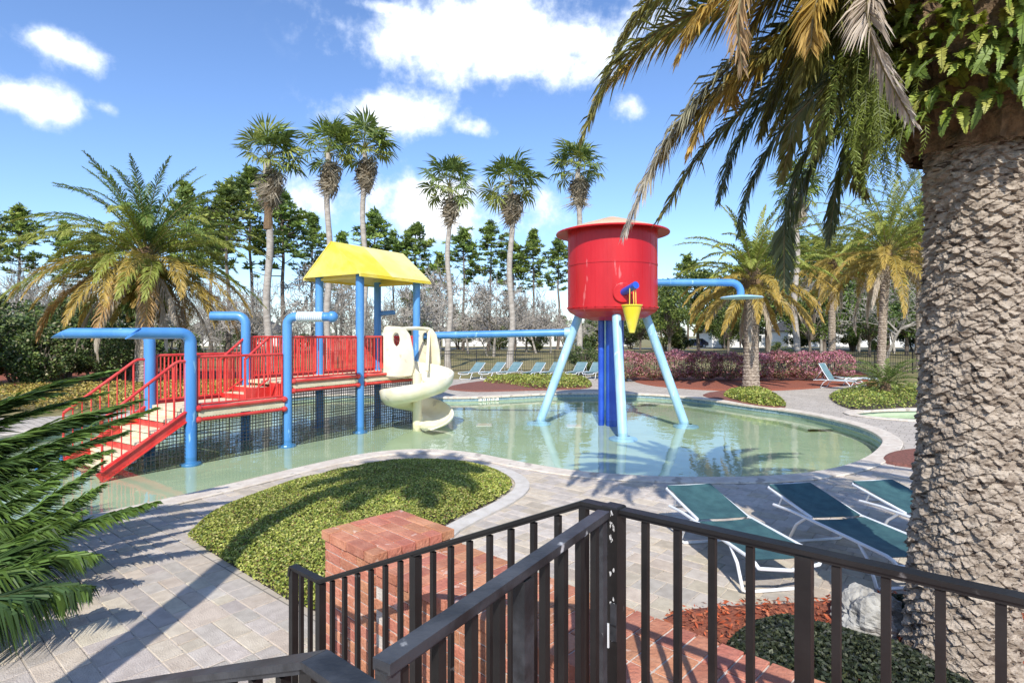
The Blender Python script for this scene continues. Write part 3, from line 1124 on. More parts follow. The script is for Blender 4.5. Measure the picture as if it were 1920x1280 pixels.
base_r = .282 + .045 * np.exp(-Z / .3) + .008 * np.sin(Z * 1.3) - .002 * Z + .05 * np.clip((Z - 3.1) / .6, 0, 1)
rad = base_r + disp
cx = .03 + .040 * Z
cy = .0 * Z
V_ = np.stack([PX + cx + rad * np.cos(A), PY + cy + rad * np.sin(A), Z], -1).reshape(-1, 3)
ii, jj = np.meshgrid(np.arange(nr - 1), np.arange(nc), indexing='ij')
q = np.stack([ii * nc + jj, ii * nc + (jj + 1) % nc, (ii + 1) * nc + (jj + 1) % nc, (ii + 1) * nc + jj], -1).reshape(-1, 4)
mb = MB()
mb.add(V_, q)
obj('trunk', mb, M['bark'], bigp)
TOPX, TOPY = PX + .2, PY
mb = MB()
nbz, nba = 60, 60
zz = np.linspace(3.55, 5.7, nbz)
prof = np.interp(zz, [3.55, 3.72, 3.95, 4.4, 4.9, 5.3, 5.7], [.42, .50, .60, .68, .62, .42, .05])
aa = np.linspace(0, 2 * np.pi, nba, endpoint=False)
Z, A = np.meshgrid(zz, aa, indexing='ij')
cs = np.stack([np.cos(A).ravel() * 6, np.sin(A).ravel() * 6, Z.ravel() * 9], 1)
rad = prof[:, None] - .03 + .16 * (vnoise(cs, 3).reshape(Z.shape) - .5)
V_ = np.stack([TOPX + rad * np.cos(A), TOPY + rad * np.sin(A), Z], -1).reshape(-1, 3)
ii, jj = np.meshgrid(np.arange(nbz - 1), np.arange(nba), indexing='ij')
q = np.stack([ii * nba + jj, ii * nba + (jj + 1) % nba, (ii + 1) * nba + (jj + 1) % nba, (ii + 1) * nba + jj], -1).reshape(-1, 4)
mb.add(V_, q)
obj('crown_base', mb, M['fibre'], bigp)

BG = ((.12, .15, .028), (.20, .18, .05))
BY = ((.27, .22, .035), (.42, .27, .07))
BO = ((.36, .22, .05), (.44, .30, .16))
BD = ((.30, .22, .13), (.50, .44, .38))
BB = ((.10, .13, .035), (.11, .13, .06))
big_fronds = [
    # (path pixels with depth, colours, leaflet length, droop)
    ([(1600, -120, 4.15), (1400, -20, 4.25), (1250, 50, 4.3), (1150, 130, 4.35), (1092, 258, 4.35)], BG, .34, .28),
    ([(1560, -60, 4.3), (1380, 10, 4.5), (1240, 70, 4.6), (1140, 160, 4.6), (1105, 235, 4.6)], BY, .26, .3),
    ([(1500, -170, 3.5), (1420, -70, 3.35), (1385, 20, 3.3), (1392, 128, 3.3)], BO, .27, .4),
    ([(1620, -60, 4.2), (1480, 40, 4.45), (1340, 150, 4.6), (1240, 280, 4.65), (1170, 440, 4.65)], (BG[0], BD[1]), .30, .45),
    ([(1640, -20, 4.3), (1500, 70, 4.6), (1370, 150, 4.8), (1280, 240, 4.85), (1200, 350, 4.85)], (BG[0], BO[0]), .33, .3),
    ([(1640, 10, 4.5), (1540, 80, 4.8), (1430, 170, 5.0), (1320, 280, 5.1), (1235, 412, 5.1)], BG, .30, .3),
    ([(1650, 40, 4.6), (1560, 100, 5.0), (1450, 180, 5.3), (1380, 270, 5.4), (1348, 378, 5.4)], BB, .28, .35),
    ([(1660, 60, 4.7), (1570, 140, 5.1), (1470, 240, 5.4), (1410, 340, 5.5), (1385, 442, 5.5)], BB, .24, .35),
    ([(1665, 90, 4.5), (1590, 170, 4.7), (1520, 270, 4.8), (1475, 400, 4.85), (1470, 540, 4.85)], BB, .23, .4),
    ([(1670, 100, 4.6), (1600, 200, 4.9), (1530, 300, 5.0), (1475, 440, 5.1), (1450, 470, 5.1)], BB, .24, .4),
    ([(1670, 140, 4.4), (1610, 230, 4.5), (1575, 330, 4.55), (1553, 455, 4.55)], BB, .2, .4),
    ([(1670, 160, 4.6), (1620, 240, 4.8), (1600, 320, 4.8), (1625, 372, 4.8)], BG, .2, .4),
    ([(1690, -60, 3.35), (1630, 0, 3.22), (1645, 100, 3.18), (1715, 236, 3.2)], BD, .22, .35),
    ([(1560, -200, 3.9), (1400, -110, 3.95), (1280, -60, 3.95), (1200, 20, 3.95), (1165, 70, 3.95)], BG, .32, .3),
    ([(1620, -160, 4.1), (1500, -60, 4.3), (1420, 30, 4.4), (1380, 130, 4.45), (1370, 200, 4.45)], BY, .3, .35),
    ([(1640, -100, 3.9), (1560, -30, 3.9), (1480, 60, 3.95), (1420, 120, 3.95)], BG, .32, .3),
    ([(1660, -90, 3.8), (1590, -10, 3.75), (1540, 60, 3.75), (1500, 160, 3.75)], BG, .3, .35),
    ([(1650, -60, 4.2), (1580, 0, 4.4), (1500, 90, 4.55), (1450, 190, 4.6), (1425, 260, 4.6)], BG, .28, .35),
    ([(1600, -140, 3.7), (1450, -60, 3.65), (1330, 10, 3.6), (1270, 110, 3.6)], BY, .28, .35),
    ([(1640, -40, 3.9), (1540, 40, 4.0), (1440, 100, 4.1), (1340, 190, 4.15), (1290, 290, 4.15)], BY, .27, .35),
    ([(1650, 0, 4.0), (1580, 60, 4.1), (1510, 140, 4.15), (1450, 240, 4.2)], BG, .28, .35),
    ([(1560, -190, 4.4), (1400, -90, 4.6), (1270, -20, 4.7), (1180, 60, 4.75), (1130, 150, 4.75)], BG, .3, .3),
    ([(1660, 60, 3.9), (1600, 110, 3.9), (1555, 190, 3.9), (1530, 290, 3.9)], BG, .22, .4),
    ([(1640, -130, 3.6), (1570, -60, 3.5), (1530, 10, 3.45), (1520, 90, 3.45)], BY, .26, .4),
]
rs = np.random.RandomState(77)
CR = np.array((TOPX, TOPY, 4.9))
for (pp, cc, ll, dr) in big_fronds:
    pts = [CR + np.array((-.25, 0, -.1 - .3 * random.random()))] + [at(*p) for p in pp]
    m = MB()
    dry = cc in (BD, BO)
    frond(m, smooth_path(pts, 26), 250 if dry else 210, ll * (1.1 if dry else 1.4), .011 if dry else .018, 58 if dry else 62, 30 if dry else 40, 6, dr, cc, (.24, .19, .08), .022, start=.1, rs=rs, jit=.22)
    obj('frond', m, M['frond'], bigp)
# the rest of the crown, away from the steps
for i in range(26):
    a = R(-62 + i * 8.6) if i < 22 else R(150 + (i - 22) * 20)
    p0 = random.uniform(15, 70)
    if a > R(95):
        p0 = random.uniform(58, 78)
    path = arc(random.uniform(2.9, 3.6), p0, random.uniform(75, 110), 18)
    ca, sa = math.cos(a), math.sin(a)
    P = np.stack([TOPX + path[:, 0] * ca, TOPY + path[:, 0] * sa, 5.05 + path[:, 2]], 1)
    m = MB()
    frond(m, P, 110, .42, .04, 58, 26, 15, .3, random.choice((BG, BG, BY)), (.24, .19, .08), .024, rs=rs)
    obj('frond', m, M['frond'], bigp)

for i in range(13):
    a = R(172 + i * 9.5)
    path = arc(random.uniform(2.7, 3.5), random.uniform(50, 66), random.uniform(66, 84), 18)
    ca, sa = math.cos(a), math.sin(a)
    P = np.stack([TOPX + path[:, 0] * ca, TOPY + path[:, 0] * sa, 5.1 + path[:, 2]], 1)
    m = MB()
    frond(m, P, 110, .46, .035, 60, 30, 15, .3, random.choice((BG, BG, BY)), (.24, .19, .08), .024, rs=rs)
    obj('frond', m, M['frond'], bigp)

# ferns rooted in the crown
fern = thing('fern', 'bright green ferns growing out of the big palm below its fronds', 'fern', (TOPX, TOPY, 3.7))
fern_v = []
frs = np.random.RandomState(5)
for vI in range(12):
    m = MB()
    L = frs.uniform(.22, .36)
    P = arc(L, frs.uniform(10, 50), frs.uniform(95, 150), 12, 1.1, frs.uniform(-.25, .25))
    T = np.gradient(P, axis=0)
    T /= np.linalg.norm(T, axis=1)[:, None]
    base = np.array([(.27, .34, .045), (.38, .42, .06), (.2, .29, .045), (.42, .42, .09), (.30, .37, .06), (.15, .23, .04)][vI % 6])
    for s in (-1, 1):
        for k in range(1, 34):
            t = k / 34
            b = np.array([np.interp(t * 11, np.arange(12), P[:, j]) for j in range(3)])
            d = np.array([np.interp(t * 11, np.arange(12), T[:, j]) for j in range(3)])
            sd = np.array((0, s, 0)) * .9 + d * .35 + np.array((0, 0, frs.uniform(-.15, .3)))
            ll = .042 * math.sin(math.pi * min(1, .12 + t * .9)) ** .6 * frs.uniform(.8, 1.15)
            wv = d * .0075
            m.add([b - wv, b + wv, b + sd * ll * .7 + wv * .9, b + sd * ll, b + sd * ll * .7 - wv * .9], [(0, 1, 2, 3, 4)], base * frs.uniform(.75, 1.2))
    m.tube(P, .003, 4, False, base * .7)
    fern_v.append(m.mesh('fern_frond', mats=[M['fern']]))
for i in range(290):
    a = frs.uniform(R(160), R(312))
    z = 3.70 + .72 * frs.uniform(0, 1)
    r_ = np.interp(z, [3.55, 3.72, 3.95, 4.4, 4.9, 5.3], [.42, .50, .60, .68, .62, .42]) * .97
    put('fern_frond', fern_v[i % 12], fern, (math.cos(a) * r_, math.sin(a) * r_, z - 3.7), (frs.uniform(-.3, .3), frs.uniform(-.3, .5), a + frs.uniform(-.5, .5)),
        (frs.uniform(.8, 1.5), frs.uniform(.6, 1.2), frs.uniform(.8, 1.5)))
# soft hanging fern on the pool side of the crown
m = MB()
frs = np.random.RandomState(8)
hang = []
for i in range(150):
    u, v_ = frs.normal(1650, 34), frs.normal(140, 55)
    p0 = at(u, v_, frs.uniform(3.6, 4.1))
    p1 = p0 + np.array((frs.uniform(-.16, .04), frs.uniform(-.08, .08), -frs.uniform(.12, .28)))
    p2 = p1 + np.array((frs.uniform(-.05, .05), 0, -frs.uniform(.12, .3)))
    c = np.array((.20, .25, .04)) * frs.uniform(.55, 1.25)
    frond(m, smooth_path([p0, p1, p2], 6), 22, .05, .007, 65, 40, 10, .2, (c, c), c * .7, .003, start=.02, rs=frs)
obj('hanging_fern', m, M['fern'], fern)

# ---- palm behind the viewer whose shadow falls across the bed
shp = thing('shade_palm', 'curved palm standing behind the steps that shades the clipped bed', 'palm', (-3.0, -.6, 0))
cot = 1 / math.tan(R(SUN_EL))


def caster(gx, gy, z):
    return np.array((gx - SUN_DX * cot * z, gy - cot * z, z))


tr_pts = [np.array((-3.0, -.6, -.1)), caster(-2.85, 4.3, 2.8), caster(-2.85, 6.0, 4.2), caster(-2.72, 7.2, 5.2), caster(-2.35, 8.2, 6.0), caster(-1.55, 9.3, 6.9)]
tr_pts[0] = np.array((tr_pts[1][0] - .1, tr_pts[1][1] - .15, -.1))
shp.location = (tr_pts[0][0], tr_pts[0][1], 0)
bpy.context.view_layer.update()
mb = MB()
mb.tube(smooth_path(tr_pts, 20), np.linspace(.16, .12, 20), 12)
obj('trunk', mb, M['bark2'], shp)
for i in range(34):
    a = i * 2.39996
    lev = i / 34
    path = arc(random.uniform(1.1, 1.6), 75 - 95 * lev, 70, 12)
    P = np.stack([tr_pts[-1][0] + path[:, 0] * math.cos(a), tr_pts[-1][1] + path[:, 0] * math.sin(a), tr_pts[-1][2] + path[:, 2]], 1)
    m = MB()
    frond(m, P, 46, .45, .04, 60, 25, 15, .4, GREEN, (.2, .2, .08), .02, rs=rs)
    obj('frond', m, M['frond'], shp)


# ---- windswept palm by the left of the steps
wp = thing('young_palm', 'windswept dark green palm reaching over the paving near the steps', 'palm', (-5.5, 4.35, 0))
mb = MB()
mb.tube([(-5.5, 4.35, -.05), (-5.5, 4.35, .5), (-5.47, 4.35, .85)], [.2, .22, .16], 12)
obj('trunk', mb, M['fibre'], wp)
C0 = np.array((-5.45, 4.35, .85))
WS = 1.55                                  # distance of the leaves from the viewer relative to the first survey
WG = [((.05, .095, .022), (.09, .15, .03)), ((.07, .12, .025), (.12, .19, .035)), ((.03, .06, .02), (.05, .09, .025))]
wind = [
    ([(-160, 850, 3.0), (20, 755, 3.05), (120, 718, 3.1), (205, 697, 3.15)], .34, 20, 10, .12, 1),
    ([(-180, 880, 2.85), (0, 830, 2.9), (120, 790, 2.95), (255, 752, 3.0)], .33, 22, 10, .14, 1),
    ([(-180, 900, 2.8), (0, 868, 2.8), (140, 815, 2.85), (285, 768, 2.9)], .30, 20, 9, .16, 0),
    ([(-180, 940, 2.7), (-20, 920, 2.7), (80, 880, 2.75), (200, 845, 2.8)], .30, 24, 10, .3, 0),
    ([(-180, 990, 2.6), (0, 985, 2.6), (90, 935, 2.65), (188, 868, 2.7)], .28, 24, 12, .3, 1),
    ([(-180, 1050, 2.55), (-20, 1020, 2.55), (80, 975, 2.6), (190, 910, 2.65)], .26, 26, 14, .35, 1),
    ([(-180, 1090, 2.5), (0, 1045, 2.5), (140, 985, 2.55), (293, 940, 2.6)], .22, 28, 12, .4, 0),
    ([(-160, 1080, 2.45), (-10, 1075, 2.45), (80, 1045, 2.45), (172, 1040, 2.5)], .30, 34, 20, .5, 1),
    ([(-160, 1120, 2.4), (-10, 1120, 2.4), (80, 1100, 2.4), (160, 1098, 2.45)], .30, 40, 25, .8, 2),
    ([(-170, 860, 3.1), (-20, 800, 3.1), (90, 765, 3.15), (190, 738, 3.2)], .33, 20, 10, .12, 0),
    ([(-180, 890, 2.9), (-20, 850, 2.9), (90, 808, 2.95), (220, 775, 3.0)], .32, 20, 10, .14, 1),
    ([(-180, 930, 2.8), (-20, 895, 2.8), (100, 850, 2.8), (230, 812, 2.85)], .30, 22, 10, .2, 2),
    ([(-180, 1000, 2.65), (-20, 960, 2.65), (70, 915, 2.7), (150, 860, 2.75)], .28, 24, 12, .3, 0),
    ([(-180, 1070, 2.5), (-20, 1030, 2.5), (60, 1000, 2.5), (150, 960, 2.55)], .27, 28, 14, .4, 1),
    ([(-160, 820, 3.2), (-40, 770, 3.2), (40, 745, 3.2), (110, 738, 3.2)], .32, 22, 12, .15, 2),
    ([(-180, 960, 3.0), (-40, 900, 3.0), (60, 850, 3.0), (150, 820, 3.0)], .30, 22, 12, .2, 2),
]
wrs = np.random.RandomState(17)
for (pp, ll, A0, A1, dr, ci) in wind:
    pts = [C0 + wrs.normal(0, .04, 3)] + [at(p[0], p[1], min(max(p[2] * WS, .95 * F * 1.95 / (p[1] - VH)), p[2] * WS * 1.3)) for p in pp]
    m = MB()
    frond(m, smooth_path(pts, 24), 230, ll * 1.25 * WS, .024, A0 + 8, A1, 18, dr, WG[ci], (.12, .15, .05), .012, start=.15, rs=wrs, jit=.25)
    frond(m, smooth_path(pts, 24), 190, ll * 1.05 * WS, .024, A0 + 12, A1 + 6, -18, dr, WG[(ci + 1) % 3], (.12, .15, .05), .012, start=.15, rs=wrs, jit=.25)
    obj('frond', m, M['frond'], wp)
for i in range(5):
    a = R(130 + i * 30)
    path = arc(1.9, 55 - (i % 3) * 20, 70, 12)
    P = np.stack([C0[0] + path[:, 0] * math.cos(a), C0[1] + path[:, 0] * math.sin(a), C0[2] + path[:, 2]], 1)
    m = MB()
    frond(m, P, 90, .42, .02, 50, 20, 14, .3, WG[0], (.12, .15, .05), .012, rs=wrs)
    obj('frond', m, M['frond'], wp)


# ---- tall fan palms
def fan_mesh(seed, col, blades=20, Rr=.95, fold=.3, droopy=.4, pet=1.0):
    rs_ = np.random.RandomState(seed)
    m = MB()
    m.tube([(0, 0, 0), (pet * .5, 0, .03), (pet, 0, 0)], [.025, .018, .012], 4, False, (.25, .24, .08))
    for k in range(blades):
        a = R(-118 + 236 * k / (blades - 1)) + rs_.normal(0, .03)
        L = Rr * (.75 + .25 * math.cos(a * .6)) * rs_.uniform(.85, 1.1)
        d = np.array((math.cos(a), math.sin(a), fold * (rs_.random_sample() - .3)))
        s = np.array((-math.sin(a), math.cos(a), rs_.uniform(-.7, .7)))
        s /= np.linalg.norm(s)
        o = np.array((pet, 0, 0))
        wv = .5 * L * math.tan(R(236 / blades / 2)) * 1.15
        mid = o + d * L * .55
        tip = o + d * L + np.array((0, 0, -droopy * L * rs_.uniform(.5, 1.4)))
        c = np.array(col) * rs_.uniform(.65, 1.3)
        m.add([o, mid - s * wv, tip, mid + s * wv], [(0, 1, 2, 3)], c)
    return m.mesh('frond', mats=[M['frond']])


fan_g = [fan_mesh(i, c) for i, c in enumerate([(.12, .17, .04), (.18, .235, .05), (.085, .13, .035), (.26, .29, .07)])]
fan_d = [fan_mesh(20 + i, c, 16, .8, .5, .9, .6) for i, c in enumerate([(.26, .215, .15), (.16, .125, .08), (.34, .295, .22)])]


def fan_palm(label, u, d, v_crown, seed, wind=(.12, 0), sc=1.0, tr=.21, red=0, nskirt=26, n=27):
    rn = random.Random(seed)
    x = (u - 960) / F * d
    hgt = H + (VH - v_crown) / F * d
    t = thing('fan_palm', label, 'palm', (x, d, -.03))
    m = MB()
    pts = [(x + .12 * math.sin(k * .7 + seed), d, -.1 + (hgt + .1) * k / 16) for k in range(17)]
    pts[-1] = (x, d, hgt)
    rr = [tr * (1.35 if k == 0 else 1.15 if k == 1 else 1.0 - .012 * k) + rn.uniform(-.008, .008) for k in range(17)]
    m.tube(pts, rr, 14, True)
    obj('trunk', m, M['bark2'], t, smooth=True)
    if red:
        m = MB()
        m.tube([(x, d, hgt - 4.4 + k * .42) for k in range(9)], [tr * 1.0 + rn.uniform(0, .05) for _ in range(9)], 12)
        obj('boot_band', m, M['fibre'], t)
    for i in range(n):
        a = i * 2.39996 + rn.uniform(-.2, .2)
        lev = (i + .5) / n
        pitch = R(80 - 118 * lev + rn.uniform(-16, 16))
        dirv = np.array((math.cos(a) * math.cos(pitch), math.sin(a) * math.cos(pitch), math.sin(pitch))) + np.array((wind[0], 0, wind[1]))
        q = Vector(dirv).to_track_quat('X', 'Z')
        q = q @ Euler((rn.uniform(-.6, .6), 0, 0)).to_quaternion()
        o = put('frond', fan_g[rn.choice((0, 1, 1, 2, 3) if lev < .7 else (1, 3, 3, 0))], t, (0, 0, hgt + .03 + .25 * (1 - lev)), q.to_euler(), (sc * rn.uniform(.8, 1.2),) * 3)
    for i in range(nskirt):
        a = i * 2.39996
        pitch = R(-58 - 26 * (i / nskirt) + rn.uniform(-9, 9))
        dirv = Vector((math.cos(a) * math.cos(pitch) + wind[0] * .6, math.sin(a) * math.cos(pitch), math.sin(pitch)))
        q = dirv.to_track_quat('X', 'Z') @ Euler((rn.uniform(-.8, .8), 0, 0)).to_quaternion()
        put('dead_frond', fan_d[rn.randrange(3)], t, (0, 0, hgt - .05 - 1.3 * i / nskirt), q.to_euler(), (sc * rn.uniform(.95, 1.3), sc * rn.uniform(.5, .8), sc))
    return t


fan_palm('tall fan palm with reddish bark under a big shaggy skirt of dead leaves', 503, 36, 300, 1, (.45, .1), 1.25, .24, 1, 30)
fan_palm('tall fan palm behind the yellow roof ridge, beside its taller twin', 616, 38, 288, 2, (.25, .1), 1.15, .22, 0, 26)
fan_palm('tallest fan palm behind the yellow roof with a narrow skirt', 683, 39, 282, 3, (.35, .12), 1.25, .2, 0, 20)
fan_palm('fan palm with a thin pale trunk standing between slide and fence', 842, 40, 352, 4, (.08, 0), 1.2, .2, 0, 12)
fan_palm('fan palm with a pale trunk midway between yellow roof and red tank', 958, 40.5, 348, 5, (.1, 0), 1.25, .22, 0, 22)
fan_palm('fan palm rising directly behind the red water tank', 1084, 41, 318, 6, (.05, 0), 1.2, .22, 0, 20)
fan_palm('fan palm seen behind the drooping fronds of the big palm', 1492, 40, 355, 7, (.1, 0), 1.15, .22, 0, 22)


# ------------------------------------------------------------------ trees beyond the fence
def pine_variant(seed, hgt, cr, low=.45):
    rs_ = np.random.RandomState(seed)
    t = thing('pine_tree', 'pine', 'tree')
    m = MB()
    px = rs_.normal(0, .25, (8, 2)).cumsum(0) * .4
    tp = np.array([(px[k][0] if k else 0, px[k][1] if k else 0, hgt * k / 7 - (.2 if k == 0 else 0)) for k in range(8)])
    m.tube(tp, np.linspace(.26, .05, 8), 8)
    lv, cc = [], []
    for k in range(58):
        f_ = low + (1 - low) * rs_.random_sample() ** .8
        b = np.array([np.interp(f_ * 7, np.arange(8), tp[:, j]) for j in range(3)])
        a = rs_.uniform(0, 2 * np.pi)
        reach = cr * (math.sin(math.pi * min(1, .18 + .9 * (f_ - low) / (1 - low))) ** .7) * rs_.uniform(.55, 1.1)
        e = b + np.array((math.cos(a) * reach, math.sin(a) * reach, rs_.uniform(-.1, .55) * reach))
        md = (b + e) / 2 + np.array((0, 0, -.08 * reach))
        m.tube([b, md, e], [.06, .04, .015], 4, False)
        for q_ in range(rs_.randint(2, 6)):
            s = rs_.uniform(.45, 1.1)
            cpt = b + (e - b) * s + rs_.normal(0, .28, 3)
            nn = 26
            dirs = rs_.normal(size=(nn, 3))
            dirs[:, 2] = np.abs(dirs[:, 2]) * .7 - .15
            dirs /= np.linalg.norm(dirs, axis=1)[:, None]
            L = rs_.uniform(.35, .75, (nn, 1))
            sd = np.cross(dirs, rs_.normal(size=(nn, 3)))
            sd /= np.linalg.norm(sd, axis=1)[:, None] + 1e-9
            W = .062
            lv.append(np.stack([cpt - sd * W * .6, cpt + dirs * L * .6 + sd * W * 1.2, cpt + dirs * L, cpt + dirs * L * .6 - sd * W * 1.2], 1).reshape(-1, 3))
            base = np.array([(.13, .19, .04), (.20, .27, .05), (.08, .12, .035), (.28, .33, .075)][rs_.choice(4, p=[.35, .35, .2, .1])])
            cc.append(np.repeat(base * rs_.uniform(.7, 1.25, (nn, 1)), 4, 0))
    obj('trunk', m, M['wood'], t)
    mc = MB()
    v = np.concatenate(lv)
    mc.add(v, np.arange(len(v)).reshape(-1, 4), np.concatenate(cc))
    obj('crown', mc, M['leaf'], t)
    return t


def bare_variant(seed, hgt, spread=.6, levels=5, light=1.0):
    rs_ = np.random.RandomState(seed)
    t = thing('bare_tree', 'bare', 'tree')
    mt, mc = MB(), MB()

    def grow(p, d, L, r, lev):
        n = 3
        pts = [p]
        dd = d.copy()
        for k in range(n):
            dd = dd + rs_.normal(0, .16, 3) + np.array((0, 0, .05))
            dd /= np.linalg.norm(dd)
            pts.append(pts[-1] + dd * L / n)
        tgt = mt if lev < 2 else mc
        tgt.tube(pts, np.linspace(r, r * .55, n + 1), 5 if lev < 2 else 3, False)
        if lev >= levels:
            return
        kids = 3 + (rs_.random_sample() < .25) + (lev == 0) * 2
        for q_ in range(kids):
            s = rs_.uniform(.45, 1.0)
            b = np.array([np.interp(s * n, np.arange(n + 1), np.array(pts)[:, j]) for j in range(3)])
            sp = rs_.normal(0, 1, 3)
            nd_ = dd * (1 - spread * .5) + sp / np.linalg.norm(sp) * spread + np.array((0, 0, .12))
            nd_ /= np.linalg.norm(nd_)
            grow(b, nd_, L * rs_.uniform(.55, .85), max(r * .55, .026), lev + 1)
    grow(np.array((0, 0, -.2)), np.array((0, 0, 1.0)), hgt * .36, hgt * .016, 0)
    obj('trunk', mt, M['bare'], t)
    obj('crown', mc, M['bare'], t)
    return t


def leafy_variant(name, seed, hgt, wid, n, size, palette, weights, trunk=.35, clumps=26, multi=1, cat='tree', flat=1.0):
    rs_ = np.random.RandomState(seed)
    t = thing(name, 'leafy', cat)
    m = MB()
    for q_ in range(multi):
        a = rs_.uniform(0, 6.28)
        o = np.array((math.cos(a), math.sin(a), 0)) * .12 * (multi > 1)
        e = o + np.array((math.cos(a) * wid * .25 * (multi > 1), math.sin(a) * wid * .25 * (multi > 1), hgt * .6))
        m.tube([o + np.array((0, 0, -.1)), (o + e) / 2 + rs_.normal(0, .1, 3), e], [hgt * .022, hgt * .017, hgt * .008], 7)
    C, Rr = [], []
    for q_ in range(clumps):
        a = rs_.uniform(0, 6.28)
        z = rs_.uniform(trunk, 1.0)
        prof = math.sin(math.pi * min(.97, .12 + .88 * (z - trunk) / (1 - trunk))) ** .6
        r_ = wid * prof * rs_.uniform(.35, .85)
        C.append((math.cos(a) * r_, math.sin(a) * r_, hgt * z * .93))
        Rr.append(wid * rs_.uniform(.2, .38))
        m.tube([(0, 0, hgt * trunk * .8), (C[-1][0] * .5, C[-1][1] * .5, C[-1][2] * .8), C[-1]], [hgt * .008, hgt * .006, .01], 4, False)
    obj('trunk', m, M['wood'], t)
    C, Rr = np.array(C), np.array(Rr)
    k = rs_.randint(0, clumps, n)
    d = rs_.normal(size=(n, 3))
    d /= np.linalg.norm(d, axis=1)[:, None]
    P = C[k] + d * (Rr[k] * rs_.uniform(.45, 1.05, n))[:, None] * np.array((1, 1, .8 * flat))
    P[:, 2] = np.maximum(P[:, 2], .05)
    c = mixcols(n, palette, weights, rs_)
    c = c * (.75 + .5 * rs_.random_sample(clumps)[k])[:, None]
    mc = MB()
    leaf_quads(mc, P, size, 1.0, c, .6, rs_)
    obj('crown', mc, M['leaf'], t)
    return t


OAK = [(.07, .11, .022), (.12, .17, .03), (.045, .075, .02), (.19, .22, .05)]
SHRUB = [(.05, .085, .022), (.10, .145, .03), (.03, .055, .018), (.16, .19, .06), (.24, .22, .13)]
pines = [pine_variant(100 + i, h, c, lo) for i, (h, c, lo) in enumerate([(19, 3.3, .5), (17, 3.1, .55), (21, 3.6, .55), (16, 3.4, .42)])]
bares = [bare_variant(200 + i, h, sp, 5) for i, (h, sp) in enumerate([(10, .75), (8.5, .8), (11.5, .65), (7, .85)])]
oaks = [leafy_variant('oak_tree', 300 + i, h, wd, 7000, .26, OAK, (4, 4, 3, 2), .3, 34) for i, (h, wd) in enumerate([(9, 3.8), (8, 3.4), (10.5, 3.6)])]
shrubs = [leafy_variant('shrub', 400 + i, h, wd, 6000, .11, SHRUB, (4, 4, 3, 1.5, 1.2), .22, 26, 5, 'shrub') for i, (h, wd) in enumerate([(2.6, 1.5), (3.2, 1.5), (2.0, 1.3)])]
used = set()


def top_of(t):
    return max(v.co.z for c in t.children for v in c.data.vertices)


TOPS = {p.name: top_of(p) for p in pines + bares + oaks + shrubs}


def plant(proto, u, d, sc, label, group, rz=None, dz=-.03):
    x = (u - 960) / F * d
    rz = random.uniform(0, 6.28) if rz is None else rz
    if proto.name not in used:
        used.add(proto.name)
        proto.location = (x, d, dz)
        proto.rotation_euler = (0, 0, rz)
        proto.scale = (sc, sc, sc)
        proto['label'] = label
        proto['group'] = group
        return proto
    return dup(proto, (x, d, dz), rz, sc, label, group)


PL = 'tall pine with tufted dark crown in the wood beyond the fence'
PG = 'pines in the wood beyond the fence'
# (column, distance, row of the crown top)
for i, (u, d, vt) in enumerate([(345, 62, 335), (425, 58, 330), (470, 64, 305), (530, 66, 350), (585, 74, 395), (700, 76, 385), (735, 82, 430), (775, 78, 412),
                                (825, 92, 470), (868, 86, 420), (915, 84, 408), (965, 88, 445), (1000, 86, 425), (1045, 90, 440), (1100, 92, 470), (395, 80, 390),
                                (120, 80, 410), (40, 78, 378), (-20, 70, 372), (180, 88, 430), (640, 90, 430), (1290, 96, 470), (1420, 100, 450), (1540, 92, 440),
                                (1610, 96, 430), (1700, 90, 420), (300, 88, 420), (-90, 84, 390), (1820, 96, 430)]):
    pr = pines[i % 4]
    hh = H + (VH - vt) / F * d
    plant(pr, u, d, hh / TOPS[pr.name], PL, PG)
BL = 'leafless grey tree in the thicket beyond the fence'
BGp = 'bare trees in the thicket beyond the fence'
rn = random.Random(55)
for i in range(50):
    u = -120 + 1180 * (i + rn.random()) / 42 if i < 42 else rn.uniform(1060, 1900)
    d = rn.uniform(46, 82)
    vt = rn.uniform(480, 585) if u > 300 else rn.uniform(450, 560)
    pr = bares[i % 4]
    hh = H + (VH - vt) / F * d
    plant(pr, u, d, hh / TOPS[pr.name], BL, BGp)
OL = 'broad green tree by the houses beyond the lawn'
OG = 'green trees by the houses beyond the lawn'
for i, (u, d, vt) in enumerate([(1255, 66, 520), (1310, 74, 500), (1365, 70, 545), (1440, 72, 455), (1495, 80, 435), (1545, 74, 470), (1600, 84, 450), (1665, 78, 440), (1720, 76, 440), (1630, 60, 545), (1520, 62, 540), (1700, 64, 520),
                                (1225, 88, 530), (1400, 92, 490), (1790, 80, 450), (1200, 76, 560), (780, 96, 540), (1120, 90, 540), (1860, 70, 430)]):
    pr = oaks[i % 3]
    plant(pr, u, d, (H + (VH - vt) / F * d) / TOPS[pr.name], OL, OG)
SL = 'leafy evergreen shrub in red mulch beyond the stairs'
SG = 'evergreen shrubs in the mulch beyond the stairs'
for i, (u, d, vt) in enumerate([(-40, 26, 540), (30, 27, 590), (75, 25, 612), (120, 29, 555), (175, 28, 600), (215, 31, 560), (235, 27, 610), (5, 34, 545), (-110, 22, 560), (60, 33, 560),
                                (165, 36, 545), (330, 33, 610)]):
    pr = shrubs[i % 3]
    plant(pr, u, d, (H + (VH - vt) / F * d) / TOPS[pr.name], SL, SG)
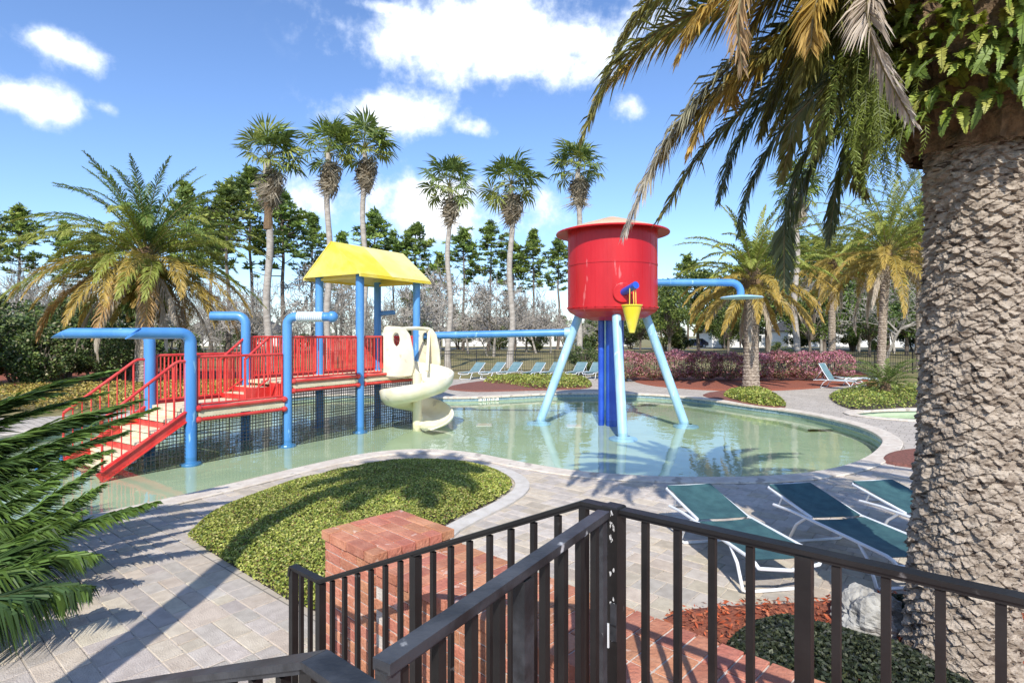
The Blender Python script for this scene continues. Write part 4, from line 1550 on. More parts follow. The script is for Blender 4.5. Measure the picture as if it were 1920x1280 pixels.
# undergrowth that closes the foot of the wood
UL = 'dark bushy undergrowth at the foot of the wood'
UG = 'bushes at the foot of the wood'
for i in range(34):
    u = -150 + 2100 * (i + rn.random() * .8) / 34
    d = rn.uniform(74, 96)
    plant(shrubs[i % 3], u, d, rn.uniform(1.2, 2.2), UL, UG)
plant(shrubs[1], 1465, 40, .62, 'small bright green bush on the lawn behind the purple hedge', 'bush on the lawn')
plant(shrubs[0], 1095, 33, .75, 'bronze tinged bush beside the purple hedge', 'bush by the hedge')

# ---- purple hedge
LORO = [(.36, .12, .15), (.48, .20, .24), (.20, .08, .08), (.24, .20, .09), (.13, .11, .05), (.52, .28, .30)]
hedge_x = [gp(1178, 716)[0] + k * 1.28 for k in range(9)]
hrs = np.random.RandomState(91)
HL = 'clipped purple leaved shrub in the hedge above red mulch'
for k, hx in enumerate(hedge_x):
    hy = 28.6 + hrs.uniform(-.15, .15) - .12 * k * .5
    t = thing('hedge_shrub', HL, 'hedge', (hx, hy, .03), 'purple shrubs in the clipped hedge')
    m = MB()
    for q_ in range(6):
        a = q_ * 1.05
        m.tube([(hx, hy, -.02), (hx + .2 * math.cos(a), hy + .2 * math.sin(a), .4), (hx + .5 * math.cos(a), hy + .45 * math.sin(a), .95)], [.03, .025, .012], 5, False)
    obj('stem', m, M['wood'], t)
    n = 4200
    d = hrs.normal(size=(n, 3))
    d /= np.linalg.norm(d, axis=1)[:, None]
    rr = hrs.uniform(.72, 1.04, n) ** .6
    top = 1.42 + hrs.uniform(-.08, .1)
    P = np.stack([hx + d[:, 0] * .88 * rr, hy + d[:, 1] * .85 * rr, .16 + (top - .16) * .5 + np.sign(d[:, 2]) * np.abs(d[:, 2]) ** .6 * (top - .16) * .5 * rr], 1)
    P += (vnoise(P * 3.2, 40 + k)[:, None] - .5) * .25
    P[:, 2] = np.maximum(P[:, 2], .1)
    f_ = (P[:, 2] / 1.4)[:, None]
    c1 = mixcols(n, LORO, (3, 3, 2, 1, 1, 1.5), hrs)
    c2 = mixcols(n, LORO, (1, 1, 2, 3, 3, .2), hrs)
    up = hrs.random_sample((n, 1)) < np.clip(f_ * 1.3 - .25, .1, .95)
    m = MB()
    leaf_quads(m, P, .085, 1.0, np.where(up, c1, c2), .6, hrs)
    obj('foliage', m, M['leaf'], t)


# ------------------------------------------------------------------ cycad by the second pool
def cycad(name, label, loc, n, L, seed):
    rn_ = random.Random(seed)
    rs_ = np.random.RandomState(seed)
    t = thing(name, label, 'cycad', loc)
    m = MB()
    m.lathe([(.16, -.05), (.2, .15), (.17, .35), (.08, .48), (.01, .5)], 12, loc)
    obj('trunk', m, M['fibre'], t)
    vs = []
    for k in range(6):
        m = MB()
        frond(m, arc(L * rn_.uniform(.9, 1.1), 62 - k * 11, 58, 14), 40, .19, .022, 68, 40, 25, .12, ((.10, .15, .03), (.17, .22, .05)), (.2, .2, .07), .012, start=.18, rs=rs_)
        vs.append(m.mesh('frond', mats=[M['frond']]))
    for i in range(n):
        a = i * 2.39996
        put('frond', vs[min(5, int(6 * i / n))], t, (math.cos(a) * .07, math.sin(a) * .07, .48 - .1 * i / n), (0, 0, a))
    return t


sx, sy = gp(1660, 742)
cycad('cycad', 'cycad with arching glossy green leaves beside the second pool', (sx, sy, .05), 34, 1.45, 61)
px_, py_ = gp(1636, 735)
pot = thing('flower_pot', 'terracotta pot half hidden by the cycad leaves', 'pot', (px_, py_, .05))
m = MB()
m.lathe([(.16, 0), (.22, .3), (.25, .31), (.25, .37), (.21, .37), (.2, .3)], 18, (px_, py_, .05))
obj('bowl', m, M['pot'], pot, smooth=False)
m = MB()
m.lathe([(.2, .31), (.001, .33)], 18, (px_, py_, .05))
obj('soil', m, M['soil'], pot)

# ------------------------------------------------------------------ pale rock
rx, ry = 2.78, 4.42
m = MB()
nr_, na_ = 26, 40
ph = np.linspace(0, np.pi * .62, nr_)
th = np.linspace(0, 2 * np.pi, na_, endpoint=False)
PH, TH_ = np.meshgrid(ph, th, indexing='ij')
D = np.stack([np.sin(PH) * np.cos(TH_), np.sin(PH) * np.sin(TH_), np.cos(PH)], -1).reshape(-1, 3)
rad = .2 * (.75 + .55 * vnoise(D * 2.3 + 5, 2) + .22 * vnoise(D * 7 + 5, 3) + .12 * vnoise(D * 15, 4))
V_ = D * rad[:, None] * (1.05, .9, .95) + (rx, ry, .08)
ii, jj = np.meshgrid(np.arange(nr_ - 1), np.arange(na_), indexing='ij')
m.add(V_, np.stack([ii * na_ + jj, (ii + 1) * na_ + jj, (ii + 1) * na_ + (jj + 1) % na_, ii * na_ + (jj + 1) % na_], -1).reshape(-1, 4))
tag(obj('garden_rock', m, M['stone'], base=(rx, ry, .02)), 'rough pale rock beside the big palm trunk', 'rock')


# ------------------------------------------------------------------ water play structure
GA = np.array((-6.53, 11.56))
GS = np.array((1.21, 1.91))
SU = GS / np.linalg.norm(GS)
GWu = np.array((-SU[1], SU[0]))
GW = GWu * 1.65
FZ = FLOOR_Z


def G(i, wv=0.0, z=0.0, out=0.0, along=0.0):
    p = GA + GS * i + GW * wv - GWu * out + SU * along
    return np.array((p[0], p[1], z))


play = thing('play_structure', 'red and blue water play structure with yellow roof and spiral slide', 'play structure', tuple(G(1.5, .5, FZ)))
PR = .112


def bend(p, q, r, n=7):
    """vertical post at p rising to q's height, bent over to run to q"""
    p, q = np.array(p, float), np.array(q, float)
    hd = q - p
    hd[2] = 0
    L = np.linalg.norm(hd)
    hd /= L
    c = np.array((p[0], p[1], q[2] - r))
    pts = [p, np.array((p[0], p[1], (p[2] + q[2]) / 2)), c]
    for k in range(1, n + 1):
        a = math.pi / 2 * k / n
        pts.append(c + hd * r * (1 - math.cos(a)) + np.array((0, 0, r * math.sin(a))))
    pts.append(q)
    return pts


def foot(parent, x, y, r=.2, mat='blue'):
    m = MB()
    m.lathe([(r * .5, .10), (r * .62, .07), (r * .95, .05), (r, .03), (r, 0)], 20, (x, y, FZ + .002))
    obj('base_plate', m, M[mat], parent, smooth=False)


def scarf(m, pts, r, n, cut):
    """open ended pipe whose mouth is cut at a slant"""
    k = MB()
    k.tube(pts, r, n, False)
    V_ = k.v[0].copy()
    ax = np.array(pts[-1]) - np.array(pts[-2])
    ax /= np.linalg.norm(ax)
    last = V_[-n:]
    zc = last[:, 2] - last[:, 2].mean()
    V_[-n:] = last - ax * (zc * cut)[:, None]
    inner = V_.copy()
    P = np.array(pts, float)
    for i in range(len(P)):
        sl = slice(i * n, (i + 1) * n)
        ctr = V_[sl].mean(0)
        inner[sl] = ctr + (V_[sl] - ctr) * .9
    m.add(V_, k.f[0])
    m.add(inner, k.f[0][:, ::-1])
    N = len(V_)
    m.add(np.vstack([V_[-n:], inner[-n:]]), [(j, (j + 1) % n, (j + 1) % n + n, j + n) for j in range(n)])


# posts
a, b, c_, d_ = G(0), G(0, 1), G(1), G(1, 1)
for p, q, cut in ((a, (a[0] - .62, a[1] - .80, 2.335), 1.3), (b, (b[0] - 1.85, b[1] - .1, 2.34), 1.9)):
    m = MB()
    scarf(m, bend((p[0], p[1], FZ), q, .2), PR, 18, cut)
    obj('spout_post', m, M['blue'], play, smooth=True)
    foot(play, p[0], p[1])
m = MB()
cq = np.array((c_[0] + 1.02, c_[1] - .05, 2.73))
m.tube(bend((c_[0], c_[1], FZ), cq, .2), PR * .95, 18)
cp = obj('spout_post', m, M['blue'], play, smooth=True)
foot(play, c_[0], c_[1])
for k in range(13):
    m = MB()
    f_ = .26 + k * .047
    p0 = np.array((c_[0], c_[1], 2.73)) * (1 - f_) + cq * f_
    m.tube([p0 - (.02, 0, 0), p0, p0 + (.02, 0, 0)], [PR * .98, PR * 1.14, PR * .98], 14)
    obj('rope_wrap', m, M['white_rope'], cp)
m = MB()
ph_ = np.linspace(0, np.pi, 9)
m.lathe([(.135 * math.sin(x) + .0005, -.135 * math.cos(x)) for x in ph_], 16, cq + np.array((.06, 0, 0)))
obj('end_ball', m, M['blue'], cp, smooth=True)
m = MB()
m.tube(bend((d_[0], d_[1], FZ), (d_[0] - .85, d_[1] - .05, 2.78), .22), PR, 18)
obj('spout_post', m, M['blue'], play, smooth=True)
foot(play, d_[0], d_[1])
for (i, wv) in ((2, 0), (2, 1), (3, 0), (3, 1)):
    p = G(i, wv)
    m = MB()
    m.tube([(p[0], p[1], FZ), (p[0], p[1], 2), (p[0], p[1], 3.97)], PR, 18)
    obj('post', m, M['blue'], play, smooth=True)
    foot(play, p[0], p[1])
g_ = G(3, 1)
m = MB()
m.tube([(g_[0], g_[1], 2.98), (g_[0] + .25, g_[1], 3.0), (g_[0] + .55, g_[1] - .05, 3.02)], .07, 12)
obj('nozzle', m, M['blue'], play, smooth=True)


def rail_panel(p0, p1, zr0, zr1, zb0, zb1, sp=.15, parent=play, br=.013, tr=.03, mat='red_rail', posts=True):
    p0, p1 = np.array(p0[:2]), np.array(p1[:2])
    L = np.linalg.norm(p1 - p0)
    u = (p1 - p0) / L
    m = MB()
    m.tube([(*p0, zr0), (*((p0 + p1) / 2), (zr0 + zr1) / 2), (*p1, zr1)], tr, 10)
    top = obj('rail_panel', m, M[mat], parent, smooth=True)
    m = MB()
    m.tube([(*p0, zb0), (*((p0 + p1) / 2), (zb0 + zb1) / 2), (*p1, zb1)], tr * .8, 8)
    obj('bottom_rail', m, M[mat], top, smooth=True)
    n_ = max(2, int(L / sp))
    for k in range(n_ + 1):
        f_ = (k + .0) / n_
        q = p0 + (p1 - p0) * f_
        z1_, z0_ = zr0 + (zr1 - zr0) * f_, zb0 + (zb1 - zb0) * f_
        m = MB()
        r_ = br * (1.7 if k in (0, n_) else 1)
        m.tube([(*q, z0_), (*q, (z0_ + z1_) / 2), (*q, z1_)], r_, 6, False)
        obj('baluster', m, M[mat], top, smooth=True)
    return top


D1, D2 = .78, 1.18
g = .14
for i, dz in ((0, D1), (1, D2), (2, D2)):
    # deck slab in two planks, edge pipes, clamps
    for k in range(3):
        w0, w1 = k / 3 + .004, (k + 1) / 3 - .004
        q = [G(i, w0, 0, along=.0), G(i + 1, w0), G(i + 1, w1), G(i, w1)]
        m = MB()
        m.prism([(x[0], x[1]) for x in q], dz - .07, dz)
        obj('deck_panel', m, M['tread'], play)
    for wv, out in ((0, .06), (1, -.06)):
        for zz_ in (dz + .02, dz - .21):
            m = MB()
            p0, p1 = G(i, wv, zz_, out, .13), G(i + 1, wv, zz_, out, -.13)
            m.tube([p0, (p0 + p1) / 2, p1], .04, 10)
            obj('edge_pipe', m, M['red_rail'], play, smooth=True)
            for e_, sg in ((p0, -1), (p1, 1)):
                m = MB()
                ax = np.array((*SU, 0)) * sg
                m.tube([e_ - ax * .05, e_, e_ + ax * .06], [.05, .075, .05], 10)
                obj('clamp', m, M['red_rail'], play, smooth=True)
        m = MB()
        m.beam(G(i, wv, dz - .11, out, .13), G(i + 1, wv, dz - .11, out, -.13), .03, .08)
        obj('deck_fascia', m, M['tread'], play)
rail_panel(G(0, 0, along=g), G(1, 0, along=-g), D1 + 1.07, D1 + 1.07, D1 + .09, D1 + .09)
rail_panel(G(1, 0, along=g), G(2, 0, along=-g), D2 + 1.07, D2 + 1.07, D2 + .09, D2 + .09)
rail_panel(G(2, 0, along=g), G(2, 0, along=.78), D2 + 1.07, D2 + 1.07, D2 + .09, D2 + .09, .11)
rail_panel(G(0, 1, along=g), G(1, 1, along=-g), D1 + 1.07, D1 + 1.07, D1 + .09, D1 + .09, .085, br=.019)
rail_panel(G(1, 1, along=g), G(2, 1, along=-g), D2 + 1.07, D2 + 1.07, D2 + .09, D2 + .09, .075, br=.021)
rail_panel(G(2, 1, along=g), G(3, 1, along=-g), D2 + 1.07, D2 + 1.07, D2 + .09, D2 + .09, .075, br=.021)
rail_panel(G(3, 0) + np.array((*GWu, 0)) * .14, G(3, 1) - np.array((*GWu, 0)) * .14, D2 + 1.07, D2 + 1.07, D2 + .09, D2 + .09, .075, br=.021)
# two steps from the lower to the upper deck, with their own rails
for k in range(2):
    z_ = D1 + .133 * (k + 1)
    al0 = -.62 + .31 * k
    q = [G(1, .42, along=al0), G(1, .42, along=-.01), G(1, .97, along=-.01), G(1, .97, along=al0)]
    m = MB()
    m.prism([(x[0], x[1]) for x in q], z_ - .133 + .002, z_)
    obj('step', m, M['tread'], play)
    m = MB()
    m.beam(G(1, .40, z_ - .06, along=al0 - .02), G(1, .99, z_ - .06, along=al0 - .02), .02, .11)
    obj('riser', m, M['red_rail'], play)
rail_panel(G(1, .40, along=-.66), G(1, .40, along=-.05), D1 + .95, D2 + 1.05, D1 + .05, D2 + .05, .12)
rail_panel(G(1, .985, along=-.66), G(1, .985, along=-.05), D1 + .95, D2 + 1.05, D1 + .05, D2 + .05, .1)
m = MB()
q = [G(1, .38, along=-.66), G(1, .40, along=-.66), G(1, .40, along=0), G(1, .38, along=0)]
m.prism([(x[0], x[1]) for x in q], D1 + .005, D1 + .27)
obj('side_panel', m, M['red_rail'], play)
m = MB()
m.beam(G(1, .03, D1 + .19), G(1, .40, D1 + .19), .03, .36)
obj('riser', m, M['red_rail'], play)
# stairs down into the water
NT = 6
run, drop = 1.62, D1 - FZ
for k in range(1, NT):
    z_ = D1 - drop * k / NT
    al = -run * (k - .5) / NT - .05
    m = MB()
    m.beam(G(0, .04, z_ - .025, along=al), G(0, .96, z_ - .025, along=al), run / NT + .03, .05)
    obj('tread', m, M['tread'], play)
    m = MB()
    m.beam(G(0, .04, z_ + .06, along=al + run / NT / 2 + .005), G(0, .96, z_ + .06, along=al + run / NT / 2 + .005), .02, .11)
    obj('riser', m, M['tread' if k % 2 else 'red_rail'], play)
for wv in (0, 1):
    m = MB()
    p0, p1 = G(0, wv, D1 - .08, along=-.02), G(0, wv, FZ + .06, along=-run)
    m.beam(p0, p1, .05, .2)
    obj('stringer', m, M['red_rail'], play)
    for s in (-1, 1):
        m = MB()
        m.beam(p0 + (0, 0, .1 * s), p1 + (0, 0, .1 * s), .11, .02)
        obj('stringer_flange', m, M['red_rail'], play)
    rail_panel(G(0, wv, along=-.32), G(0, wv, along=-run + .05), D1 + .95, FZ + 1.12, D1 - .17, FZ + .22, .15)
    m = MB()
    m.tube([G(0, wv, D1 + .95, along=-.32), G(0, wv, D1 + .99, along=-.24), G(0, wv, D1 + .99, along=-.08)], .03, 10)
    obj('rail_end', m, M['red_rail'], play, smooth=True)
    m = MB()
    m.tube([G(0, wv, D1 - .05, along=-.09), G(0, wv, D1 + .5, along=-.09), G(0, wv, D1 + .99, along=-.09)], .025, 8)
    obj('newel', m, M['red_rail'], play, smooth=True)
# short blue rail in the water at the foot of the stairs
for al in (-run - .25, -run - .6):
    m = MB()
    q = G(0, .55, FZ, along=al)
    m.tube([q, q + (0, 0, .3), q + (0, 0, .62)], .035, 10)
    obj('blue_rail_post', m, M['blue'], play, smooth=True)
m = MB()
m.tube([G(0, .55, FZ + .6, along=-run - .2), G(0, .55, FZ + .6, along=-run - .42), G(0, .55, FZ + .6, along=-run - .65)], .03, 10)
obj('blue_rail', m, M['blue'], play, smooth=True)


def net_panel(p0, p1, ztop0, ztop1, zbot, sp=.075, th=.007):
    m = MB()
    p0, p1 = np.array(p0[:2]), np.array(p1[:2])
    L = np.linalg.norm(p1 - p0)
    n_ = int(L / sp)
    for k in range(n_ + 1):
        f_ = k / n_
        q = p0 + (p1 - p0) * f_
        zt = ztop0 + (ztop1 - ztop0) * f_
        if zt - zbot > .03:
            m.tube([(*q, zbot), (*q, zt)], th, 4, False)
    zm = max(ztop0, ztop1)
    z_ = zbot
    while z_ < zm:
        f0, f1 = 0.0, 1.0
        if abs(ztop1 - ztop0) > .01:
            fx = (z_ - ztop0) / (ztop1 - ztop0)
            f1 = min(1, max(0, fx)) if ztop1 < ztop0 else 1.0
        if f1 > .03:
            qa, qb = p0, p0 + (p1 - p0) * f1
            m.tube([(*qa, z_), (*qb, z_)], th, 4, False)
        z_ += sp
    return obj('netting', m, M['net'], play)


for i, dz in ((0, D1), (1, D2), (2, D2)):
    for wv, out in ((0, .02), (1, -.02)):
        net_panel(G(i, wv, 0, out, .12), G(i + 1, wv, 0, out, -.12), dz - .24, dz - .24, FZ + .01)
net_panel(G(3, .06), G(3, .94), D2 - .1, D2 - .1, FZ + .01)
net_panel(G(0, 0, 0, .02, -.06), G(0, 0, 0, .02, -run), D1 - .25, FZ + .02, FZ + .01)
net_panel(G(0, 1, 0, -.02, -.06), G(0, 1, 0, -.02, -run), D1 - .25, FZ + .02, FZ + .01)

# roof
EZ, RZ = 3.93, 4.87
ov = .30
e0, e1_ = 2 - .13, 3 + .13


def slab4(m, A, B, C, D_, th):
    A, B, C, D_ = (np.array(x, float) for x in (A, B, C, D_))
    nn = np.cross(B - A, D_ - A)
    nn /= np.linalg.norm(nn)
    if nn[2] < 0:
        nn = -nn
    top = [A, B, C, D_]
    bot = [x - nn * th for x in top]
    m.add(top + bot, [(0, 1, 2, 3), (7, 6, 5, 4), (0, 4, 5, 1), (1, 5, 6, 2), (2, 6, 7, 3), (3, 7, 4, 0)])


wl, wr = -.19, 1.19
mid = .5
es = e0 + (e1_ - e0) * .42
M['yellow_faded'] = pmat('sun_bleached_yellow', (.74, .62, .16), (.80, .70, .30), .9, .5, .04, 30, lo=.3, hi=.7)
roof = None
for nm, i0_, i1_, ws, mt_ in (('roof_panel', e0, es, wl, 'yellow'), ('roof_panel', es + .002, e1_, wl, 'yellow_faded'), ('roof_panel', e0, es, wr, 'yellow'), ('roof_panel', es + .002, e1_, wr, 'yellow_faded')):
    m = MB()
    slab4(m, G(i0_, ws, EZ), G(i1_, ws, EZ), G(i1_, mid, RZ), G(i0_, mid, RZ), .035)
    obj(nm, m, M[mt_], play)
for ii_, sg in ((e0, 1), (e1_, -1)):
    m = MB()
    al = .012 * sg
    tri = [G(ii_, wl + .03, EZ - .01, along=al), G(ii_, wr - .03, EZ - .01, along=al), G(ii_, mid, RZ - .045, along=al)]
    tri2 = [x + np.array((*SU, 0)) * .02 * sg for x in tri]
    m.add(tri + tri2, [(0, 1, 2), (5, 4, 3), (0, 3, 4, 1), (1, 4, 5, 2), (2, 5, 3, 0)])
    obj('gable', m, M['yellow'], play)
for wv in (wl, wr):
    m = MB()
    m.beam(G(e0, wv, EZ - .05), G(e1_, wv, EZ - .05), .03, .07)
    obj('eave_trim', m, M['yellow'], play)
for ii_ in (2, 3):
    m = MB()
    m.beam(G(ii_, 0, EZ - .06), G(ii_, 1, EZ - .06), .06, .07)
    obj('roof_beam', m, M['yellow'], play)

# spiral slide
OUT = -np.array((*GWu, 0))
SC = np.array((-2.62, 15.72, 0))
th0 = math.atan2(*(G(2.55, 0)[:2] - SC[:2])[::-1])
N_ = 120
sect_n = None
rows_v = []
TOTAL = R(560)
for k in range(N_ + 1):
    f_ = k / N_
    turn = TOTAL * f_
    th_ = th0 - turn
    zb = np.interp(math.degrees(turn), [0, 25, 480, 530, 560], [1.16, 1.12, -.06, -.17, -.20])
    oh = np.interp(math.degrees(turn), [0, 300, 440, 520, 560], [.44, .40, .36, .16, .03])
    ih = np.interp(math.degrees(turn), [0, 440, 560], [.24, .2, .05])
    up = [(.14, ih), (.17, ih * .4), (.25, .05), (.42, 0), (.62, .0), (.80, .06), (.90, oh * .45), (.95, oh), (.99, oh + .015), (1.02, oh - .015)]
    lo_ = [(.985, oh * .42), (.85, .0), (.64, -.06), (.40, -.06), (.20, -.01), (.125, ih * .35), (.10, ih)]
    rows_v.append([SC + np.array((r_ * math.cos(th_), r_ * math.sin(th_), zb + z_)) for r_, z_ in up + lo_])
ns_ = len(rows_v[0])
m = MB()
V_ = np.array(rows_v).reshape(-1, 3)
fcs = [(k * ns_ + j, (k + 1) * ns_ + j, (k + 1) * ns_ + (j + 1) % ns_, k * ns_ + (j + 1) % ns_) for k in range(N_) for j in range(ns_)]
m.add(V_, fcs)
m.add(rows_v[0], [tuple(range(ns_))])
m.add(rows_v[-1], [tuple(range(ns_))[::-1]])
slide = obj('slide', m, M['ivory'], play, smooth=True)
m = MB()
m.tube([SC + (0, 0, FZ), SC + (0, 0, .4), SC + (0, 0, 1.25)], .125, 16)
obj('slide_pole', m, M['ivory'], slide, smooth=True)


def hood_side(i_, inward, L, holes=True):
    """moulded side wall of the slide mouth, with an oval porthole"""
    o = G(i_, 0, 1.12, out=-.03)
    U, Vv = OUT, np.array((0, 0, 1.0))
    Nn = np.array((*SU, 0)) * inward
    outl = [(0, 0.02), (L * .55, .0), (L * .95, .06), (L * 1.02, .35), (L * .98, .75), (L * .86, 1.18), (L * .70, 1.36), (L * .5, 1.42), (.12, 1.44), (.03, 1.40), (0, 1.30)]
    outl = outl
    hole = [(L * .42 + .13 * math.cos(x), 1.06 + .2 * math.sin(x)) for x in np.linspace(0, 2 * np.pi, 18, endpoint=False)]
    loops = [[Vector((p[0], p[1], 0)) for p in outl], [Vector((p[0], p[1], 0)) for p in hole]]
    tri = tessellate_polygon(loops)
    pts = outl + hole
    th_ = .05

    def w3(p, off):
        bow = .10 * math.sin(math.pi * min(1, p[0] / L) * .5)
        return o + U * p[0] + Vv * p[1] + Nn * (off + bow)
    m = MB()
    A_ = [w3(p, 0) for p in pts]
    B_ = [w3(p, th_) for p in pts]
    n_ = len(pts)
    f_ = [tuple(t) for t in tri] + [tuple(i + n_ for i in t[::-1]) for t in tri]
    no = len(outl)
    f_ += [(i, (i + 1) % no, (i + 1) % no + n_, i + n_) for i in range(no)]
    f_ += [(no + i, no + (i + 1) % 18, no + (i + 1) % 18 + n_, no + i + n_) for i in range(18)]
    m.add(A_ + B_, f_)
    return obj('hood_wall', m, M['ivory'], slide)


hood_side(2.40, 1, 1.02)
hood_side(3.02, -1, 1.0)
m = MB()
pa_ = G(2.40, 0, 2.47, out=.55) + np.array((*SU, 0)) * .1
pb_ = G(3.02, 0, 2.47, out=.55) - np.array((*SU, 0)) * .1
m.tube([pa_, (pa_ + pb_) / 2 + (0, 0, .03), pb_], .055, 12)
obj('hood_bar', m, M['ivory'], slide, smooth=True)
m = MB()
m.tube([pb_, pb_ * .5 + np.array((*G(2.75, 0, 0, out=.9)[:2], 1.3)) * .5, np.array((*G(2.72, 0, 0, out=.95)[:2], 1.28))], .05, 10)
obj('hood_strut', m, M['ivory'], slide, smooth=True)
# slide mouth floor
m = MB()
q = [G(2.42, 0, 0, out=-.02), G(3.0, 0, 0, out=-.02), G(2.92, 0, 0, out=.55), G(2.50, 0, 0, out=.55)]
m.prism([(x[0], x[1]) for x in q], 1.08, 1.16)
obj('mouth_floor', m, M['ivory'], slide)

# ------------------------------------------------------------------ water tower
TCX, TCY = 2.92, 16.6
tow = thing('water_tower', 'red tank on splayed pale blue legs standing in the wading pool', 'water tower', (TCX, TCY, FZ))
m = MB()
prof = [(.01, 2.72), (.55, 2.73), (.95, 2.80), (1.22, 2.95), (1.285, 3.02), (1.285, 3.06), (1.30, 3.06), (1.30, 3.11), (1.285, 3.11), (1.285, 4.28), (1.297, 4.28), (1.297, 4.33),
        (1.285, 4.33), (1.285, 5.3)]
m.lathe(prof, 72, (TCX, TCY, 0))
tank = obj('tank', m, M['red'], tow)
for k in range(24):
    aa_ = k / 24 * 2 * math.pi
    m = MB()
    m.box((TCX + 1.283 * math.cos(aa_), TCY + 1.283 * math.sin(aa_), 4.2), (.010, .010, 2.1), rz=aa_)
    obj('seam', m, M['red'], tank)
m = MB()
m.lathe([(1.25, 5.30), (1.63, 5.215), (1.635, 5.24), (1.62, 5.26)], 64, (TCX, TCY, 0))
obj('brim', m, M['red'], tow)
m = MB()
m.lathe([(1.62, 5.262), (.7, 5.56), (.1, 5.74), (.002, 5.75)], 64, (TCX, TCY, 0))
obj('roof', m, M['cream_roof'], tow)
legs = [((2.80, 14.35), 1), ((.80, 16.85), 1), ((4.98, 16.3), 1), ((3.02, 18.9), 1)]
for (lx, ly), _ in legs:
    dv = np.array((TCX - lx, TCY - ly))
    dv /= np.linalg.norm(dv)
    tp = np.array((TCX - dv[0] * .92, TCY - dv[1] * .92, 2.98))
    m = MB()
    bs = np.array((lx, ly, FZ))
    m.tube([bs, (bs + tp) / 2, tp], .125, 18)
    obj('leg', m, M['pale_blue'], tow, smooth=True)
    foot(tow, lx, ly, .36, 'pale_blue')
m = MB()
m.tube([(TCX, TCY, FZ), (TCX, TCY, 1), (TCX, TCY, 2.85)], .18, 20)
obj('column', m, M['deep_blue'], tow, smooth=True)
for dx_ in (-.3, .27):
    m = MB()
    m.tube([(TCX + dx_, TCY + .1, FZ), (TCX + dx_, TCY + .1, 1), (TCX + dx_, TCY + .1, 2.85)], .09, 14)
    obj('supply_pipe', m, M['deep_blue'], tow, smooth=True)
bolt_m = MB()
bolt_m.lathe([(.022, 0), (.022, .018), (.001, .02)], 8)
bolt_me = bolt_m.mesh('bolt', mats=[M['red']])
for k in range(30):
    aa_ = k / 30 * 2 * math.pi
    put('bolt', bolt_me, tank, (1.30 * math.cos(aa_), 1.30 * math.sin(aa_), 3.085 - FZ), (0, math.pi / 2, aa_))
for (u, v_) in ((908, 797), (1076, 799)):
    x, y = gp(u, v_, FZ)
    dr_ = thing('floor_drain', 'pale square drain cover on the pool floor %s' % ('near the slide' if u < 1000 else 'between the tower legs'), 'drain', (x, y, FZ))
    m = MB()
    m.box((x, y, FZ + .012), (.46, .46, .02), ch=.004)
    obj('frame', m, M['tile_white'], dr_)
    for k in range(7):
        m = MB()
        m.box((x, y - .18 + .06 * k, FZ + .026), (.38, .03, .006))
        obj('slat', m, M['coping'], dr_)
# connecting pipe to the play structure
hp = G(3, 0)
m = MB()
m.tube([(hp[0] + .1, hp[1], 2.28), (-.5, 17.0, 2.33), (1.76, 16.78, 2.38)], .105, 16)
obj('water_pipe', m, M['blue'], tow, smooth=True)
m = MB()
m.tube([(1.55, 16.8, 2.375), (1.62, 16.79, 2.375), (1.72, 16.78, 2.38)], [.13, .14, .13], 16)
obj('pipe_collar', m, M['pale_blue'], tow, smooth=True)
# side pipe with spray tray
m = MB()
tz = 3.82
m.tube([(TCX + 1.25, TCY - .1, tz), (5.4, TCY - .1, tz), (6.35, TCY - .1, tz)] + [(6.35 + .28 * math.sin(x), TCY - .1, tz - .28 * (1 - math.cos(x))) for x in np.linspace(.2, math.pi / 2, 6)] +
       [(6.63, TCY - .1, 3.45)], .105, 16)
obj('spray_pipe', m, M['blue'], tow, smooth=True)
m = MB()
m.lathe([(.12, .09), (.30, .07), (.56, .03), (.60, 0), (.56, -.02), (.2, -.03), (.01, -.03)], 32, (6.66, TCY - .1, 3.38))
obj('spray_tray', m, M['pale_blue'], tow, smooth=False)
# front spout and tipping bucket
s0, s1 = np.array((2.98, 15.33, 3.44)), np.array((3.22, 14.78, 3.60))
m = MB()
m.lathe([(.27, 0), (.27, .03), (.25, .04)], 24, (0, 0, 0))
V_ = m.v[0]
m.v[0] = np.stack([V_[:, 0] + s0[0], s0[1] - .03 - V_[:, 2], V_[:, 1] + s0[2]], 1)
m.add([(s0[0] + .25 * math.cos(x), s0[1] - .07, s0[2] + .25 * math.sin(x)) for x in np.linspace(0, 2 * np.pi, 24, endpoint=False)], [tuple(range(24))])
obj('spout_flange', m, M['red'], tow)
m = MB()
m.tube([s0, (s0 + s1) / 2, s1], .10, 14)
obj('spout', m, M['deep_blue'], tow, smooth=True)
bk = np.array((3.13, 14.86, 0))
m = MB()
m.lathe([(.05, 2.36), (.075, 2.36), (.255, 3.06), (.275, 3.06), (.275, 3.09), (.24, 3.09), (.06, 2.42), (.002, 2.40)], 28, bk)
bucket = obj('bucket', m, M['yellow'], tow)
for dx_ in (-.06, .05, .11):
    m = MB()
    m.beam(bk + np.array((dx_, 0, 3.05)), bk + np.array((dx_ * .9, 0, 3.52)), .02, .015)
    obj('strap', m, M['yellow'], bucket)


# ------------------------------------------------------------------ iron railings, gate, steps
LZ = .77                                   # landing height
RT = 1.75                                  # top of the rail on the landing
P1 = np.array((.238, 1.88))


def iron_bar(m, p0, p1, wd):
    m.beam(p0, p1, wd, wd)


def top_rail(p0, p1, parent, mat='iron', wd=.042, ht=.012):
    m = MB()
    p0, p1 = np.array(p0, float), np.array(p1, float)
    m.beam(p0, p1, wd, ht)
    dz_ = np.array((0, 0, -.014))
    m.beam(p0 + dz_ * .8, p1 + dz_ * .8, wd * .72, .011)
    return obj('top_rail', m, M[mat], parent)


